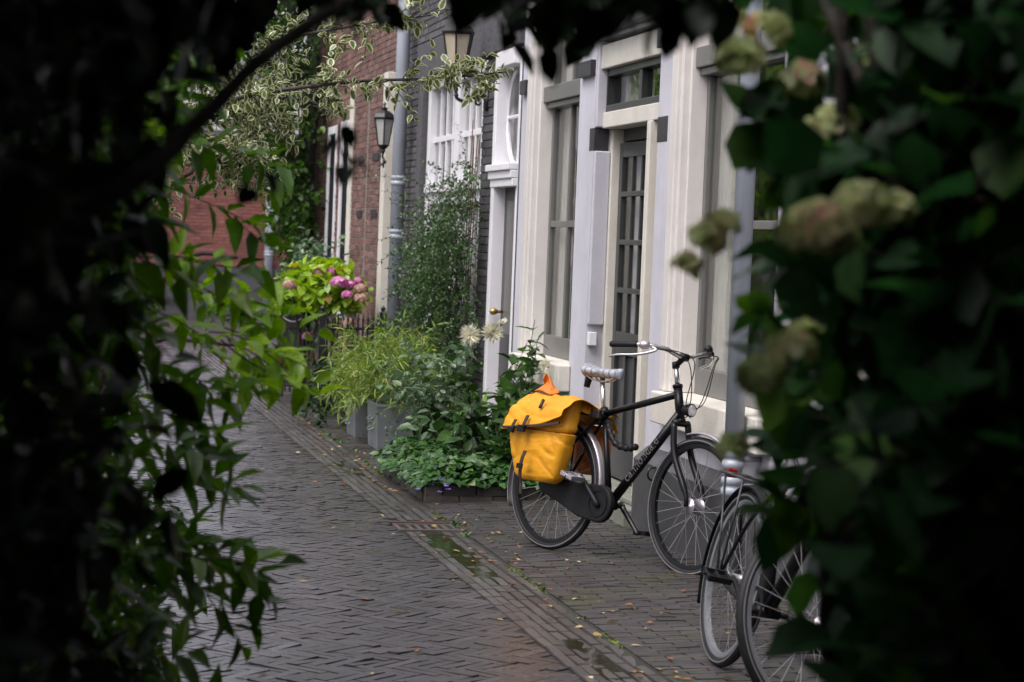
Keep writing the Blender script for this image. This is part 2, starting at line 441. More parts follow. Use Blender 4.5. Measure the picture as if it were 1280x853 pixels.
class MB:
    def __init__(self):
        self.v = []; self.f = []

    def add(self, vs, fs):
        b = len(self.v)
        self.v += [tuple(map(float, x)) for x in vs]
        self.f += [tuple(i + b for i in f) for f in fs]
        return self

    def box(self, x0, x1, y0, y1, z0, z1):
        return self.add([(x0, y0, z0), (x1, y0, z0), (x1, y1, z0), (x0, y1, z0), (x0, y0, z1), (x1, y0, z1), (x1, y1, z1), (x0, y1, z1)],
                        [(0, 3, 2, 1), (4, 5, 6, 7), (0, 1, 5, 4), (1, 2, 6, 5), (2, 3, 7, 6), (3, 0, 4, 7)])

    def tube(self, pts, r, n=8, cap=True):
        pts = [Vector(p) for p in pts]
        rs = r if isinstance(r, (list, tuple, np.ndarray)) else [r] * len(pts)
        vs, fs = [], []
        prev = None
        for i, p in enumerate(pts):
            t = (pts[min(i + 1, len(pts) - 1)] - pts[max(i - 1, 0)])
            if t.length < 1e-9: t = Vector((0, 0, 1))
            t.normalize()
            if prev is None:
                a = t.orthogonal().normalized()
            else:
                a = prev - t * prev.dot(t)
                if a.length < 1e-6: a = t.orthogonal()
                a.normalize()
            prev = a
            b = t.cross(a)
            for k in range(n):
                an = 2 * math.pi * k / n
                vs.append(p + (a * math.cos(an) + b * math.sin(an)) * rs[i])
        for i in range(len(pts) - 1):
            for k in range(n):
                k2 = (k + 1) % n
                fs.append((i * n + k, i * n + k2, (i + 1) * n + k2, (i + 1) * n + k))
        if cap:
            fs.append(tuple(range(n - 1, -1, -1)))
            fs.append(tuple((len(pts) - 1) * n + k for k in range(n)))
        return self.add(vs, fs)

    def lathe(self, prof, c=(0, 0, 0), n=16, axis='z'):
        vs, fs = [], []
        for (r, h) in prof:
            for k in range(n):
                a = 2 * math.pi * k / n
                x, y = r * math.cos(a), r * math.sin(a)
                q = (x, y, h) if axis == 'z' else ((h, x, y) if axis == 'x' else (x, h, y))
                vs.append((c[0] + q[0], c[1] + q[1], c[2] + q[2]))
        for i in range(len(prof) - 1):
            for k in range(n):
                k2 = (k + 1) % n
                f = (i * n + k, i * n + k2, (i + 1) * n + k2, (i + 1) * n + k)
                fs.append(f if axis != 'y' else f[::-1])
        return self.add(vs, fs)

    def ring(self, R, prof, n=64, c=(0, 0, 0), a0=0.0, a1=2 * math.pi, M=None):
        """closed profile [(dr, dy)] swept round the y axis (a wheel): full turn or an arc"""
        full = abs(a1 - a0 - 2 * math.pi) < 1e-6
        m = n if full else n + 1
        k = len(prof)
        vs, fs = [], []
        for i in range(m):
            a = a0 + (a1 - a0) * i / n
            for dr, dy in prof:
                vs.append(Vector((c[0] + (R + dr) * math.cos(a), c[1] + dy, c[2] + (R + dr) * math.sin(a))))
        for i in range(n):
            i2 = (i + 1) % m
            for j in range(k):
                j2 = (j + 1) % k
                fs.append((i * k + j, i2 * k + j, i2 * k + j2, i * k + j2))
        if not full:
            fs.append(tuple(range(k))); fs.append(tuple(reversed(range(n * k, n * k + k))))
        if M is not None: vs = [M @ v for v in vs]
        return self.add(vs, fs)

    def prism(self, poly, y0, y1):
        """polygon in x,z extruded in y"""
        n = len(poly)
        vs = [(p[0], y0, p[1]) for p in poly] + [(p[0], y1, p[1]) for p in poly]
        fs = [tuple(range(n)), tuple(range(2 * n - 1, n - 1, -1))]
        for i in range(n):
            j = (i + 1) % n
            fs.append((i, i + n, j + n, j))
        return self.add(vs, fs)

    def xform(self, Mx):
        self.v = [tuple(Mx @ Vector(v)) for v in self.v]
        return self

    def build(self, name, mat, parent=None, smooth=False, bevel=0.0):
        o = mesh_np(name, np.array(self.v), self.f, mat, parent, smooth, bevel=bevel)
        return o


def smooth_curve(pts, n=8):
    """Catmull-Rom through the points"""
    P = [Vector(p) for p in pts]
    P = [P[0] * 2 - P[1]] + P + [P[-1] * 2 - P[-2]]
    out = []
    for i in range(1, len(P) - 2):
        for k in range(n):
            t = k / n
            a, b, c, d = P[i - 1], P[i], P[i + 1], P[i + 2]
            out.append(0.5 * ((2 * b) + (c - a) * t + (2 * a - 5 * b + 4 * c - d) * t * t + (3 * b - a - 3 * c + d) * t ** 3))
    out.append(P[-2])
    return out


# ---- bricks as real little blocks: centres, two in-plane axes, outward normal
def brick_field(Cn, A, B, N, la, lb, h, bev, tint, jitter=0.0, tilt=0.0):
    n = len(Cn)
    Cn = np.asarray(Cn, float); A = np.asarray(A, float); B = np.asarray(B, float); N = np.asarray(N, float)
    la = np.broadcast_to(la, (n,)); lb = np.broadcast_to(lb, (n,))
    hj = h + rng.normal(0, jitter, n)
    N2 = N + A * rng.normal(0, tilt, (n, 1)) + B * rng.normal(0, tilt, (n, 1))
    V = np.zeros((n, 12, 3))
    sg = [(-1, -1), (1, -1), (1, 1), (-1, 1)]
    for k, (sa, sb) in enumerate(sg):
        ea, eb = la / 2, lb / 2
        full = Cn + A * (sa * ea)[:, None] + B * (sb * eb)[:, None]
        ins = Cn + A * (sa * (ea - bev))[:, None] + B * (sb * (eb - bev))[:, None]
        dt = ((ins - Cn) * (N2 - N)).sum(1)
        V[:, k] = full - N * 0.012
        V[:, 4 + k] = full + N * (hj + dt - bev * 0.8)[:, None]
        V[:, 8 + k] = ins + N * (hj + dt)[:, None]
    fq = [(8, 9, 10, 11)]
    for k in range(4):
        k2 = (k + 1) % 4
        fq.append((4 + k, 4 + k2, 8 + k2, 8 + k)); fq.append((k, k2, 4 + k2, 4 + k))
    fq = np.array(fq)
    # keep faces outward: A x B must follow N
    flip = (np.cross(A, B) * N).sum(1) < 0
    Fc = (np.arange(n)[:, None, None] * 12 + fq[None])
    Fc[flip] = Fc[flip][:, :, ::-1]
    t = np.repeat(tint, 12)
    return V.reshape(-1, 3), Fc.reshape(-1, 4), t


# ---- leaves
def unit(a):
    return a / (np.linalg.norm(a, axis=-1, keepdims=True) + 1e-9)


LEAF = {
    'oval': ([(0, 0), (.3, 0), (.68, 0), (1, 0)], [(.28, .5), (.66, .44)]),
    'lance': ([(0, 0), (.3, 0), (.65, 0), (1, 0)], [(.28, .5), (.62, .38)]),
    'broad': ([(0, 0), (.3, 0), (.7, 0), (1, 0)], [(.22, .5), (.62, .48)]),
    'blade': ([(0, 0), (.3, 0), (.65, 0), (1, 0)], [(.25, .5), (.6, .4)]),
}


def leaf_arrays(P, D, Nn, L, Wd, shape='oval', fold=0.25, droop=0.15, tint=None):
    n = len(P)
    P = np.asarray(P, float); D = unit(np.asarray(D, float)); Nn = np.asarray(Nn, float)
    S = unit(np.cross(D, Nn)); Nn = np.cross(S, D)
    L = np.broadcast_to(L, (n,)).astype(float); Wd = np.broadcast_to(Wd, (n,)).astype(float)
    mid, side = LEAF[shape]
    co, ed = [], []
    for (a, _) in mid:
        co.append((a, 0, -droop * a * a)); ed.append(0.0 if 0 < a < 1 else 0.8)
    for sgn in (1, -1):
        for (a, w) in side:
            co.append((a, sgn * w, fold * w - droop * a * a)); ed.append(1.0)
    co = np.array(co)
    # 0 base,1 m1,2 m2,3 tip,4 l1,5 l2,6 r1,7 r2
    V = (P[:, None, :] + D[:, None, :] * (co[:, 0][None] * L[:, None])[..., None]
         + S[:, None, :] * (co[:, 1][None] * Wd[:, None])[..., None]
         + Nn[:, None, :] * ((co[:, 2][None]) * (0.5 * L + 0.5 * Wd)[:, None])[..., None])
    fq = np.array([(0, 1, 4, 4), (0, 6, 1, 1), (1, 2, 5, 4), (1, 6, 7, 2), (2, 3, 5, 5), (2, 7, 3, 3)])
    if tint is None: tint = rng.random(n)
    return V.reshape(-1, 3), n, np.repeat(tint, 8), np.tile(np.array(ed), n)


def leaves(name, P, D, Nn, L, Wd, mat, parent=None, shape='oval', fold=0.25, droop=0.15, tint=None):
    V, n, t, e = leaf_arrays(P, D, Nn, L, Wd, shape, fold, droop, tint)
    tri = [(0, 1, 4), (0, 6, 1), (2, 3, 5), (2, 7, 3)]
    quad = [(1, 2, 5, 4), (1, 6, 7, 2)]
    me_f = []
    base = (np.arange(n) * 8)[:, None, None]
    T = (base + np.array(tri)[None]).reshape(-1, 3)
    Q = (base + np.array(quad)[None]).reshape(-1, 4)
    Q3 = np.concatenate([Q[:, [0, 1, 2]], Q[:, [0, 2, 3]]])
    Fc = np.concatenate([T, Q3])
    return mesh_np(name, V, Fc, mat, parent, True, attrs={'tint': t, 'edge': e})


class Plant:
    """collects twigs (thin tubes) and leaves set along them, then builds two part meshes"""
    def __init__(self, seed=1):
        self.r = np.random.default_rng(seed)
        self.P, self.D, self.N, self.L, self.W, self.T = [], [], [], [], [], []
        self.tw = MB()

    def leaf(self, p, d, n, L, W, t=None):
        self.P.append(p); self.D.append(d); self.N.append(n); self.L.append(L); self.W.append(W)
        self.T.append(self.r.random() if t is None else t)

    def twig(self, p0, d, length, nleaf, L, W, droop=0.3, radius=0.003, spread=0.9, steps=6, wander=0.15, first=0.15, upn=0.8, tint=None, pair=False, draw=True):
        r = self.r
        p = np.array(p0, float); d = unit(np.array(d, float))
        pts = [p.copy()]; dirs = [d.copy()]
        for i in range(steps):
            d = unit(d + r.normal(0, wander, 3) + np.array([0, 0, -droop / steps]))
            p = p + d * length / steps
            pts.append(p.copy()); dirs.append(d.copy())
        if draw:
            rs = np.linspace(radius, radius * 0.4, len(pts))
            self.tw.tube(pts, list(rs), 4, cap=False)
        phase = r.random() * 6.28
        for k in range(nleaf):
            f = first + (1 - first) * (k + r.random() * 0.5) / nleaf
            f = min(f, 0.999) * steps
            i = int(f); q = pts[i] + (pts[i + 1] - pts[i]) * (f - i); dd = dirs[i]
            for s in ((0, math.pi) if pair else (0,)):
                phase += 2.4 if not pair else 1.57
                a = unit(np.cross(dd, np.array([0.3, 0.2, 1.0]) + r.normal(0, .2, 3)))
                b = np.cross(dd, a)
                out = a * math.cos(phase + s) + b * math.sin(phase + s)
                ld = unit(dd * (1 - spread * 0.5) + out * spread + r.normal(0, 0.15, 3) + np.array([0, 0, -0.15]))
                nn = unit(np.array([0, 0, upn]) + out * 0.2 + r.normal(0, 0.35, 3))
                s_ = r.uniform(0.65, 1.15)
                self.leaf(q, ld, nn, L * s_, W * s_, None if tint is None else np.clip(r.normal(tint, .2), 0, 1))
        return pts, dirs

    def build(self, parent, leafmat, twigmat, shape='oval', fold=0.25, droop=0.15, fname='foliage', tname='branches'):
        if self.tw.v:
            self.tw.build(tname, twigmat, parent, True)
        leaves(fname, np.array(self.P), np.array(self.D), np.array(self.N), np.array(self.L), np.array(self.W), leafmat, parent, shape, fold, droop, np.array(self.T))


# ------------------------------------------------------------------ the ground, street, gutter, pavement
def gz_street(x):
    return -0.041 + (2.09 - x) * 0.018


def gz_side(x):
    return -0.028 + (x - 2.40) * 0.034


g = MB()
xs = [-300, -6, 0.0, 2.09, 2.25, 2.40, 3.60, 9, 300]
zs = [-0.05, -0.05, gz_street(0.0) - 0.035, gz_street(2.09) - 0.030, -0.054, gz_side(2.40) - 0.006, gz_side(3.6) - 0.006, -0.03, -0.03]
ysg = [-300, -8, 0, 6, 12, 18, 24, 30, 36, 46, 300]
gv = [(x, y, z) for y in ysg for x, z in zip(xs, zs)]
nx = len(xs)
gf = [(j * nx + i, j * nx + i + 1, (j + 1) * nx + i + 1, (j + 1) * nx + i) for j in range(len(ysg) - 1) for i in range(nx - 1)]
struct(g.add(gv, gf).build('ground', MT['joint']))

BW, BL = 0.0505, 0.202                                   # clinker on edge, with its joint
def herring(x0, x1, y0, y1, zf):
    u = BW
    n = 4
    R = math.sqrt(0.5)
    Cn, A = [], []
    # lattice p=(i,j)*u ; rotated so that (1,1) runs along X
    rng_i = int((x1 - x0 + y1 - y0) / u) + 10
    cx, cy = (x0 + x1) / 2, (y0 + y1) / 2
    K = int(max(x1 - x0, y1 - y0) / u * 0.75) + 12
    i, j = np.meshgrid(np.arange(-K, K + 1), np.arange(-K, K + 1), indexing='ij')
    m = (i - j) % (2 * n)
    hi, hj = i[m == 0], j[m == 0]
    vi, vj = i[m == n], j[m == n]
    ca = np.concatenate([np.stack([hi + n / 2, hj + .5], 1), np.stack([vi + .5, vj - n / 2 + 1], 1)]) * u
    ax = np.concatenate([np.tile([1., 0.], (len(hi), 1)), np.tile([0., 1.], (len(vi), 1))])
    rot = np.array([[R, R], [-R, R]])                    # (1,1) -> X
    c2 = ca @ rot.T + np.array([cx, cy]); a2 = ax @ rot.T
    k = (c2[:, 0] > x0) & (c2[:, 0] < x1) & (c2[:, 1] > y0) & (c2[:, 1] < y1)
    return c2[k], a2[k]


c2, a2 = herring(-0.9, 2.10, 6.6, 44.0, gz_street)
n = len(c2)
sag = lambda x, y: 0.0075 * mnoise.noise(Vector((x * 0.8, y * 0.55, 0))) + 0.0022 * mnoise.noise(Vector((x * 2.3, y * 1.8, 5)))
wob = np.array([sag(x, y) for x, y in c2])
slx = np.array([(sag(x + .03, y) - sag(x - .03, y)) / .06 for x, y in c2]); sly = np.array([(sag(x, y + .03) - sag(x, y - .03)) / .06 for x, y in c2])
Cn = np.column_stack([c2, gz_street(c2[:, 0]) - 0.014 + wob])
A3 = np.column_stack([a2, np.zeros(n)]); N3 = unit(np.column_stack([0.018 - slx, -sly, np.ones(n)])); A3 = unit(A3 - N3 * (A3 * N3).sum(1, keepdims=True))
B3 = np.cross(N3, A3)
V, Fq, t = brick_field(Cn, A3, B3, N3, BL - 0.0032, BW - 0.0034, 0.0145, 0.0010, np.clip(rng.normal(0.5, 0.34, n), 0, 1), 0.0009, 0.020)
gxs = np.linspace(-1.0, 2.14, 34); gys = np.linspace(6.4, 44.2, 400)
GX_, GY_ = np.meshgrid(gxs, gys, indexing='ij')
gzz = np.array([gz_street(x) + sag(x, y) + .0005 - .0040 for x, y in zip(GX_.ravel(), GY_.ravel())])
jv = np.column_stack([GX_.ravel(), GY_.ravel(), gzz]); ny_ = len(gys)
jf = np.array([(i * ny_ + j, (i + 1) * ny_ + j, (i + 1) * ny_ + j + 1, i * ny_ + j + 1) for i in range(len(gxs) - 1) for j in range(ny_ - 1)]) + len(V)
struct(mesh_np('street', np.concatenate([V, jv]), np.concatenate([Fq, jf]), [MT['street'], MT['brick_edge'], MT['wet_joint']],
               fmat=np.concatenate([np.tile([0, 1, 1, 1, 1, 1, 1, 1, 1], n), np.full(len(jf), 2)]), attrs={'tint': np.concatenate([t, np.full(len(jv), .3)])}))

# gutter: six rows of bricks on edge running along the street in a shallow dish, cut by the drain
GX0, GX1 = 2.085, 2.405
rows = 6
DR0, DR1 = 12.50, 12.86
Cn, la = [], []
for r_ in range(rows):
    y = 6.6 + rng.uniform(0, .2)
    while y < 40:
        l = 0.205 * rng.uniform(0.96, 1.04)
        if not (y + l > DR0 and y < DR1):
            x = GX0 + (r_ + .5) * (GX1 - GX0) / rows
            dish = -0.030 - 0.012 * math.sin(math.pi * (r_ + .5) / rows)
            Cn.append((x + rng.normal(0, .0015), y + l / 2, dish - 0.014 + 0.004 * mnoise.noise(Vector((x, y * 1.3, 3))))); la.append(l - 0.006)
        y += l
n = len(Cn)
V, Fq, t = brick_field(Cn, np.tile([0, 1., 0], (n, 1)), np.tile([-1., 0, 0], (n, 1)), np.tile([0, 0, 1.], (n, 1)), np.array(la), (GX1 - GX0) / rows - 0.006, 0.014, 0.005, np.clip(rng.normal(.5, .28, n), 0, 1), 0.001, 0.018)
struct(mesh_np('gutter', V, Fq, [MT['gutter'], MT['brick_edge']], fmat=np.tile([0, 1, 1, 1, 1, 1, 1, 1, 1], n), attrs={'tint': t}))

# pavement: running courses across, from the gutter to the plinths
Cn, la = [], []
y = 6.6; k = 0
while y < 33:
    x = 2.415 - (0.1 if k % 2 else 0)
    while x < 3.62:
        l = 0.205 * rng.uniform(0.97, 1.03)
        a, b = max(x, 2.415), min(x + l, 3.64)
        if b - a > 0.03:
            Cn.append(((a + b) / 2, y + rng.normal(0, .001), gz_side((a + b) / 2) - 0.014 + 0.005 * mnoise.noise(Vector((x * 1.5, y * 1.5, 8))))); la.append(b - a - 0.006)
        x += l
    y += 0.0525; k += 1
n = len(Cn)
nn = unit(np.tile([-0.034, 0, 1.], (n, 1)))
V, Fq, t = brick_field(Cn, np.tile([1., 0, 0.034], (n, 1)), np.tile([0, 1., 0], (n, 1)), nn, np.array(la), 0.0492, 0.0145, 0.0014, np.clip(rng.normal(.5, .32, n), 0, 1), 0.0009, 0.018)
struct(mesh_np('sidewalk', V, Fq, [MT['sidewalk'], MT['brick_edge']], fmat=np.tile([0, 1, 1, 1, 1, 1, 1, 1, 1], n), attrs={'tint': t}))

# standing water in the gutter
def puddle(cx, cy, rx, ry, z, seed):
    b = MB(); nseg = 90; vs = [(cx, cy, z)]
    for k in range(nseg):
        a = 2 * math.pi * k / nseg
        w = 1 + 0.35 * mnoise.noise(Vector((math.cos(a) * 1.6 + seed, math.sin(a) * 1.6, seed))) + .28 * mnoise.noise(Vector((math.cos(a) * 5 + seed, math.sin(a) * 5, seed)))
        vs.append((cx + rx * w * math.cos(a), cy + ry * w * math.sin(a), z))
    b.add(vs, [(0, 1 + k, 1 + (k + 1) % nseg) for k in range(nseg)])
    return struct(b.build('puddle', MT['water']))
puddle(2.235, 11.55, 0.105, 0.85, -0.0405, 1.0)
puddle(2.215, 8.75, 0.10, 0.40, -0.0408, 4.0)
puddle(2.27, 15.85, 0.14, 0.48, -0.0395, 7.0)


# ------------------------------------------------------------------ houses
def wall_openings(b, xf, xb, y0, y1, z0, z1, ops):
    ys = sorted({y0, y1, *[v for o in ops for v in o[:2] if y0 < v < y1]})
    zs_ = sorted({z0, z1, *[v for o in ops for v in o[2:] if z0 < v < z1]})
    ny, nz = len(ys) - 1, len(zs_) - 1
    def solid(i, j):
        if i < 0 or j < 0 or i >= ny or j >= nz: return False
        cy, cz = (ys[i] + ys[i + 1]) / 2, (zs_[j] + zs_[j + 1]) / 2
        return not any(o[0] < cy < o[1] and o[2] < cz < o[3] for o in ops)
    for i in range(ny):
        for j in range(nz):
            if not solid(i, j): continue
            a, c, d, e = ys[i], ys[i + 1], zs_[j], zs_[j + 1]
            b.add([(xf, a, d), (xf, c, d), (xf, c, e), (xf, a, e)], [(3, 2, 1, 0)])
            b.add([(xb, a, d), (xb, c, d), (xb, c, e), (xb, a, e)], [(0, 1, 2, 3)])
            if not solid(i - 1, j): b.add([(xf, a, d), (xb, a, d), (xb, a, e), (xf, a, e)], [(0, 1, 2, 3)])
            if not solid(i + 1, j): b.add([(xf, c, d), (xb, c, d), (xb, c, e), (xf, c, e)], [(3, 2, 1, 0)])
            if not solid(i, j - 1): b.add([(xf, a, d), (xb, a, d), (xb, c, d), (xf, c, d)], [(3, 2, 1, 0)])
            if not solid(i, j + 1): b.add([(xf, a, e), (xb, a, e), (xb, c, e), (xf, c, e)], [(0, 1, 2, 3)])
    return b


def brick_courses(xf, y0, y1, z0, z1, ops, ch=0.0625, bl=0.215, nrm=-1):
    Cn, la = [], []
    z = z0; k = 0
    while z + ch <= z1 + 1e-6:
        zc = z + ch / 2
        segs = [(y0, y1)]
        for o in ops:
            if o[2] - 0.01 < zc < o[3] + 0.01:
                ns = []
                for a, b in segs:
                    if o[1] <= a or o[0] >= b: ns.append((a, b)); continue
                    if o[0] > a: ns.append((a, o[0]))
                    if o[1] < b: ns.append((o[1], b))
                segs = ns
        for a, b in segs:
            y = a - (bl / 2 if k % 2 else 0)
            while y < b:
                p, q = max(y, a), min(y + bl, b)
                if q - p > 0.02:
                    Cn.append((xf, (p + q) / 2, zc)); la.append(q - p - 0.014)
                y += bl
        z += ch; k += 1
    n = len(Cn)
    return brick_field(np.array(Cn), np.tile([0, 1., 0], (n, 1)), np.tile([0, 0, 1.], (n, 1)), np.tile([-1., 0, 0], (n, 1)), np.array(la), ch - 0.011, 0.0065, 0.0010, np.clip(rng.normal(.5, .26, n), 0, 1), 0.0022, 0.010)


def brick_wall_part(name, parent, backing, V, Fq, t, mats):
    nb = len(backing.v)
    Vall = np.concatenate([np.array(backing.v).reshape(-1, 3), V])
    F1 = []
    for f in backing.f:
        F1.append(list(f))
    F1 = np.array(F1)                                   # all quads
    Fall = np.concatenate([F1, Fq + nb])
    tt = np.concatenate([np.full(nb, .5), t])
    mi = np.concatenate([np.zeros(len(F1)), np.ones(len(Fq))])
    return mesh_np(name, Vall, Fall, mats, parent, False, fmat=mi, attrs={'tint': tt})


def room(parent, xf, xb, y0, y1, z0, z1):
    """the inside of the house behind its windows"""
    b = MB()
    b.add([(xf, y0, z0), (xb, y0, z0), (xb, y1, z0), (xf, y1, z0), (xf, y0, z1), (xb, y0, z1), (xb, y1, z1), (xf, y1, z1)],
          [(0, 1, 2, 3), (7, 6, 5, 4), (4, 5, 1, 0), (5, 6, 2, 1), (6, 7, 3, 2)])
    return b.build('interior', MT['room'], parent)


def curtain(parent, x, y0, y1, z0, z1, amp=0.018, wl=0.11, n=None):
    n = n or max(8, int((y1 - y0) / 0.012))
    b = MB(); vs = []
    for k in range(n + 1):
        y = y0 + (y1 - y0) * k / n
        w = math.sin(y / wl * 2 * math.pi + 0.8 * math.sin(y * 9)) * amp
        vs += [(x + w, y, z0), (x + w * 0.7, y + 0.004 * math.sin(y * 31), z1)]
    b.add(vs, [(2 * k, 2 * k + 2, 2 * k + 3, 2 * k + 1) for k in range(n)])
    return b.build('curtain', MT['curtain'], parent, True)


def gable_roof(parent, xf, xb, y0, y1, z, h):
    b = MB(); xm = (xf + xb) / 2; e = 0.18
    b.add([(xf - e, y0, z), (xb + e, y0, z), (xb + e, y1, z), (xf - e, y1, z), (xm, y0, z + h), (xm, y1, z + h)],
          [(0, 3, 2, 1), (0, 4, 5, 3), (1, 2, 5, 4), (0, 1, 4), (3, 5, 2)])
    return b.build('roof', MT['roof'], parent)


XF = 3.47
# ---- house A: pale plaster front
A = thing('plaster_house', 'pale grey plastered house with cream window casings behind the black bicycle', 'house', (XF, 12.0, 0))
W1 = (14.45, 15.93, 0.80, 3.62); W2 = (10.33, 12.17, 0.80, 3.62); W3 = (7.55, 9.30, 0.80, 3.62)
DO = (12.52, 14.02, 0.13, 2.88); UW = (12.52, 14.02, 2.98, 4.7)
UPS = [(14.5, 15.8, 4.3, 6.1), (10.4, 12.0, 4.3, 6.1), (7.7, 9.2, 4.3, 6.1)]
b = wall_openings(MB(), XF, 3.75, 6.2, 16.22, -0.05, 7.2, [W1, W2, W3, DO, UW] + UPS)
b.build('wall', MT['plaster'], A)
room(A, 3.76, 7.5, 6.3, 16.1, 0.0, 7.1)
bk = MB(); bk.box(3.75, 7.6, 6.2, 6.29, -0.05, 7.2); bk.box(3.75, 7.6, 16.13, 16.22, -0.05, 7.2); bk.box(7.52, 7.62, 6.2, 16.22, -0.05, 7.2)
bk.build('side_wall', MT['plaster'], A)
gable_roof(A, XF, 7.6, 6.2, 16.22, 7.2, 2.4)


def big_window(parent, o, transom=2.59, mid=1.73, mull=0.36, curt=0.66, casing=True):
    y0, y1, z0, z1 = o
    w = MB()
    ys = y0 + 0.10; ye = y1 - 0.18
    w.box(3.590, 3.635, ys, ys + 0.05, z0, z1 - .12); w.box(3.590, 3.635, ye - 0.05, ye, z0, z1 - .12)
    w.box(3.588, 3.637, ys + .05, ye - .05, z0 + 0.008, z0 + 0.15)
    w.box(3.590, 3.635, ys + .05, ye - .05, z1 - .18, z1 - .12)
    ym = ys + (ye - ys) * mull
    w.box(3.594, 3.632, ym - .022, ym + .022, z0 + .15, z1 - .18)
    for za, zb in ((mid - .022, mid + .022),):
        w.box(3.596, 3.630, ys + .05, ym - .022, za, zb); w.box(3.596, 3.630, ym + .022, ye - .05, za, zb)
    f = w.build('window', MT['midgrey'], parent, bevel=0.004)
    tb = MB()
    tb.box(3.520, 3.640, ys - .06, ye + .05, transom - 0.01, transom + 0.10); tb.box(3.545, 3.645, ys - .05, ye + .04, transom - .05, transom - .012)
    tb.build('transom_bar', MT['midgrey'], f, bevel=0.005)
    gl = MB(); gl.box(3.610, 3.616, ys + .02, ye - .02, z0 + .1, z1 - .14)
    gl.build('pane', MT['glass'], f)
    c = MB()
    # stepped casing: far jamb shows its face towards the street's near end
    for (a, b_, x) in ((y1 - .10, y1 + .012, 3.442), (y1 - .15, y1 - .10, 3.462), (y1 - .18, y1 - .15, 3.50)):
        c.box(x, 3.66, a, b_, z0 + 0.008, z1)
    for (a, b_, x) in ((y0, y0 + .05, 3.49), (y0 + .05, y0 + .10, 3.53)):
        c.box(x, 3.66, a, b_, z0 + 0.008, z1)
    c.box(3.452, 3.66, y0 - .012, y1 + .012, z1, z1 + .14)
    c.box(3.50, 3.66, y0 + .10, y1 - .18, z1 - .12, z1 - .001)
    c.build('casing', MT['cream'], f, bevel=0.006)
    s = MB(); s.box(3.385, 3.60, y0 + .002, y1 - .03, z0 - .165, z0 + .006); s.box(3.386, 3.468, y0 - .06, y0 + .0015, z0 - .165, z0 + .006)
    s.build('sill', MT['stonecream'], f, bevel=0.008)
    yb = ym + 0.1
    curtain(f, 3.69, yb + .12, y1 - .02, z0 + .02, z1 - .1, 0.026, 0.085)
    if curt > 0.7: curtain(f, 3.69, ys - .05, ys + 0.22, z0 + .02, z1 - .1, 0.02, 0.085)
    bl = MB()
    return f


big_window(A, W1, mull=0.54)
big_window(A, W2, mull=0.62)
big_window(A, W3)
for o in UPS:
    y0, y1, z0, z1 = o
    w = MB()
    w.box(3.52, 3.60, y0, y0 + .08, z0, z1); w.box(3.52, 3.60, y1 - .08, y1, z0, z1); w.box(3.52, 3.60, y0 + .08, y1 - .08, z0, z0 + .08); w.box(3.52, 3.60, y0 + .08, y1 - .08, z1 - .08, z1)
    w.box(3.53, 3.59, (y0 + y1) / 2 - .03, (y0 + y1) / 2 + .03, z0 + .08, z1 - .08)
    f = w.build('window', MT['cream'], A)
    MB().box(3.555, 3.561, y0 + .05, y1 - .05, z0 + .05, z1 - .05).build('pane', MT['glass'], f)
# door bay: stone step, recessed glazed door, cream posts, two lintels, transom light, upper window
D0, D1 = DO[0], DO[1]
b = MB(); b.box(3.352, 3.80, D0 - .02, D1 + .04, -0.03, 0.10); b.box(3.44, 3.80, D0, D1, 0.10, 0.135)
b.build('doorstep', MT['step'], A, bevel=0.01)
fr = MB()
fr.box(3.575, 3.70, D1 - .06, D1 + .001, 0.136, 2.33)                     # far post, thin
fr.box(3.500, 3.70, D0 + .28, D0 + .355, 0.136, 2.33); fr.box(3.545, 3.70, D0 + .355, D0 + .415, 0.136, 2.33)
fr.box(3.560, 3.70, D0 - .001, D0 + .18, 0.136, 2.33)
fr.box(3.515, 3.72, D0, D1, 2.331, 2.43)                                 # beige lintel
fr.box(3.490, 3.72, D0, D1, 2.70, 2.85)
fr.build('door_frame', MT['stonecream'], A, bevel=0.006)
tr = MB()
tr.box(3.53, 3.62, D0, D1, 2.431, 2.475); tr.box(3.53, 3.62, D0, D1, 2.655, 2.699)
tr.box(3.53, 3.62, D0, D0 + .05, 2.475, 2.655); tr.box(3.53, 3.62, D1 - .05, D1, 2.475, 2.655); tr.box(3.54, 3.61, 13.18, 13.24, 2.475, 2.655)
f = tr.build('transom_window', MT['darkgrey'], A, bevel=0.004)
MB().box(3.575, 3.581, D0 + .02, D1 - .02, 2.45, 2.68).build('pane', MT['glass'], f)
curtain(f, 3.66, 13.30, 13.95, 2.44, 2.69)
dl = MB()
L0, L1 = D0 + .42, D1 - .065
dl.box(3.625, 3.668, L0, L0 + .075, 0.15, 2.24); dl.box(3.625, 3.668, L1 - .075, L1, 0.15, 2.24)
dl.box(3.626, 3.667, L0 + .075, L1 - .075, 2.15, 2.24); dl.box(3.626, 3.667, L0 + .075, L1 - .075, 0.15, 0.36); dl.box(3.626, 3.667, L0 + .075, L1 - .075, 0.92, 1.06)
for z in (1.32, 1.62, 1.92):
    dl.box(3.622, 3.664, L0 + .075, L1 - .075, z - .016, z + .016)
for k in (1, 2, 3):
    y = L0 + .075 + (L1 - L0 - .15) * k / 4
    dl.box(3.632, 3.662, y - .012, y + .012, 1.06, 2.15); dl.box(3.632, 3.662, y - .02, y + .02, 0.36, 0.92)
dl.box(3.648, 3.66, L0 + .08, L1 - .08, 0.37, 0.91)
dl.box(3.645, 3.69, L0 + .0, L1, 2.255, 2.329)
f = dl.build('door', MT['darkgrey'], A, bevel=0.004)
MB().box(3.644, 3.650, L0 + .06, L1 - .06, 1.05, 2.16).build('pane', MT['glass'], f)
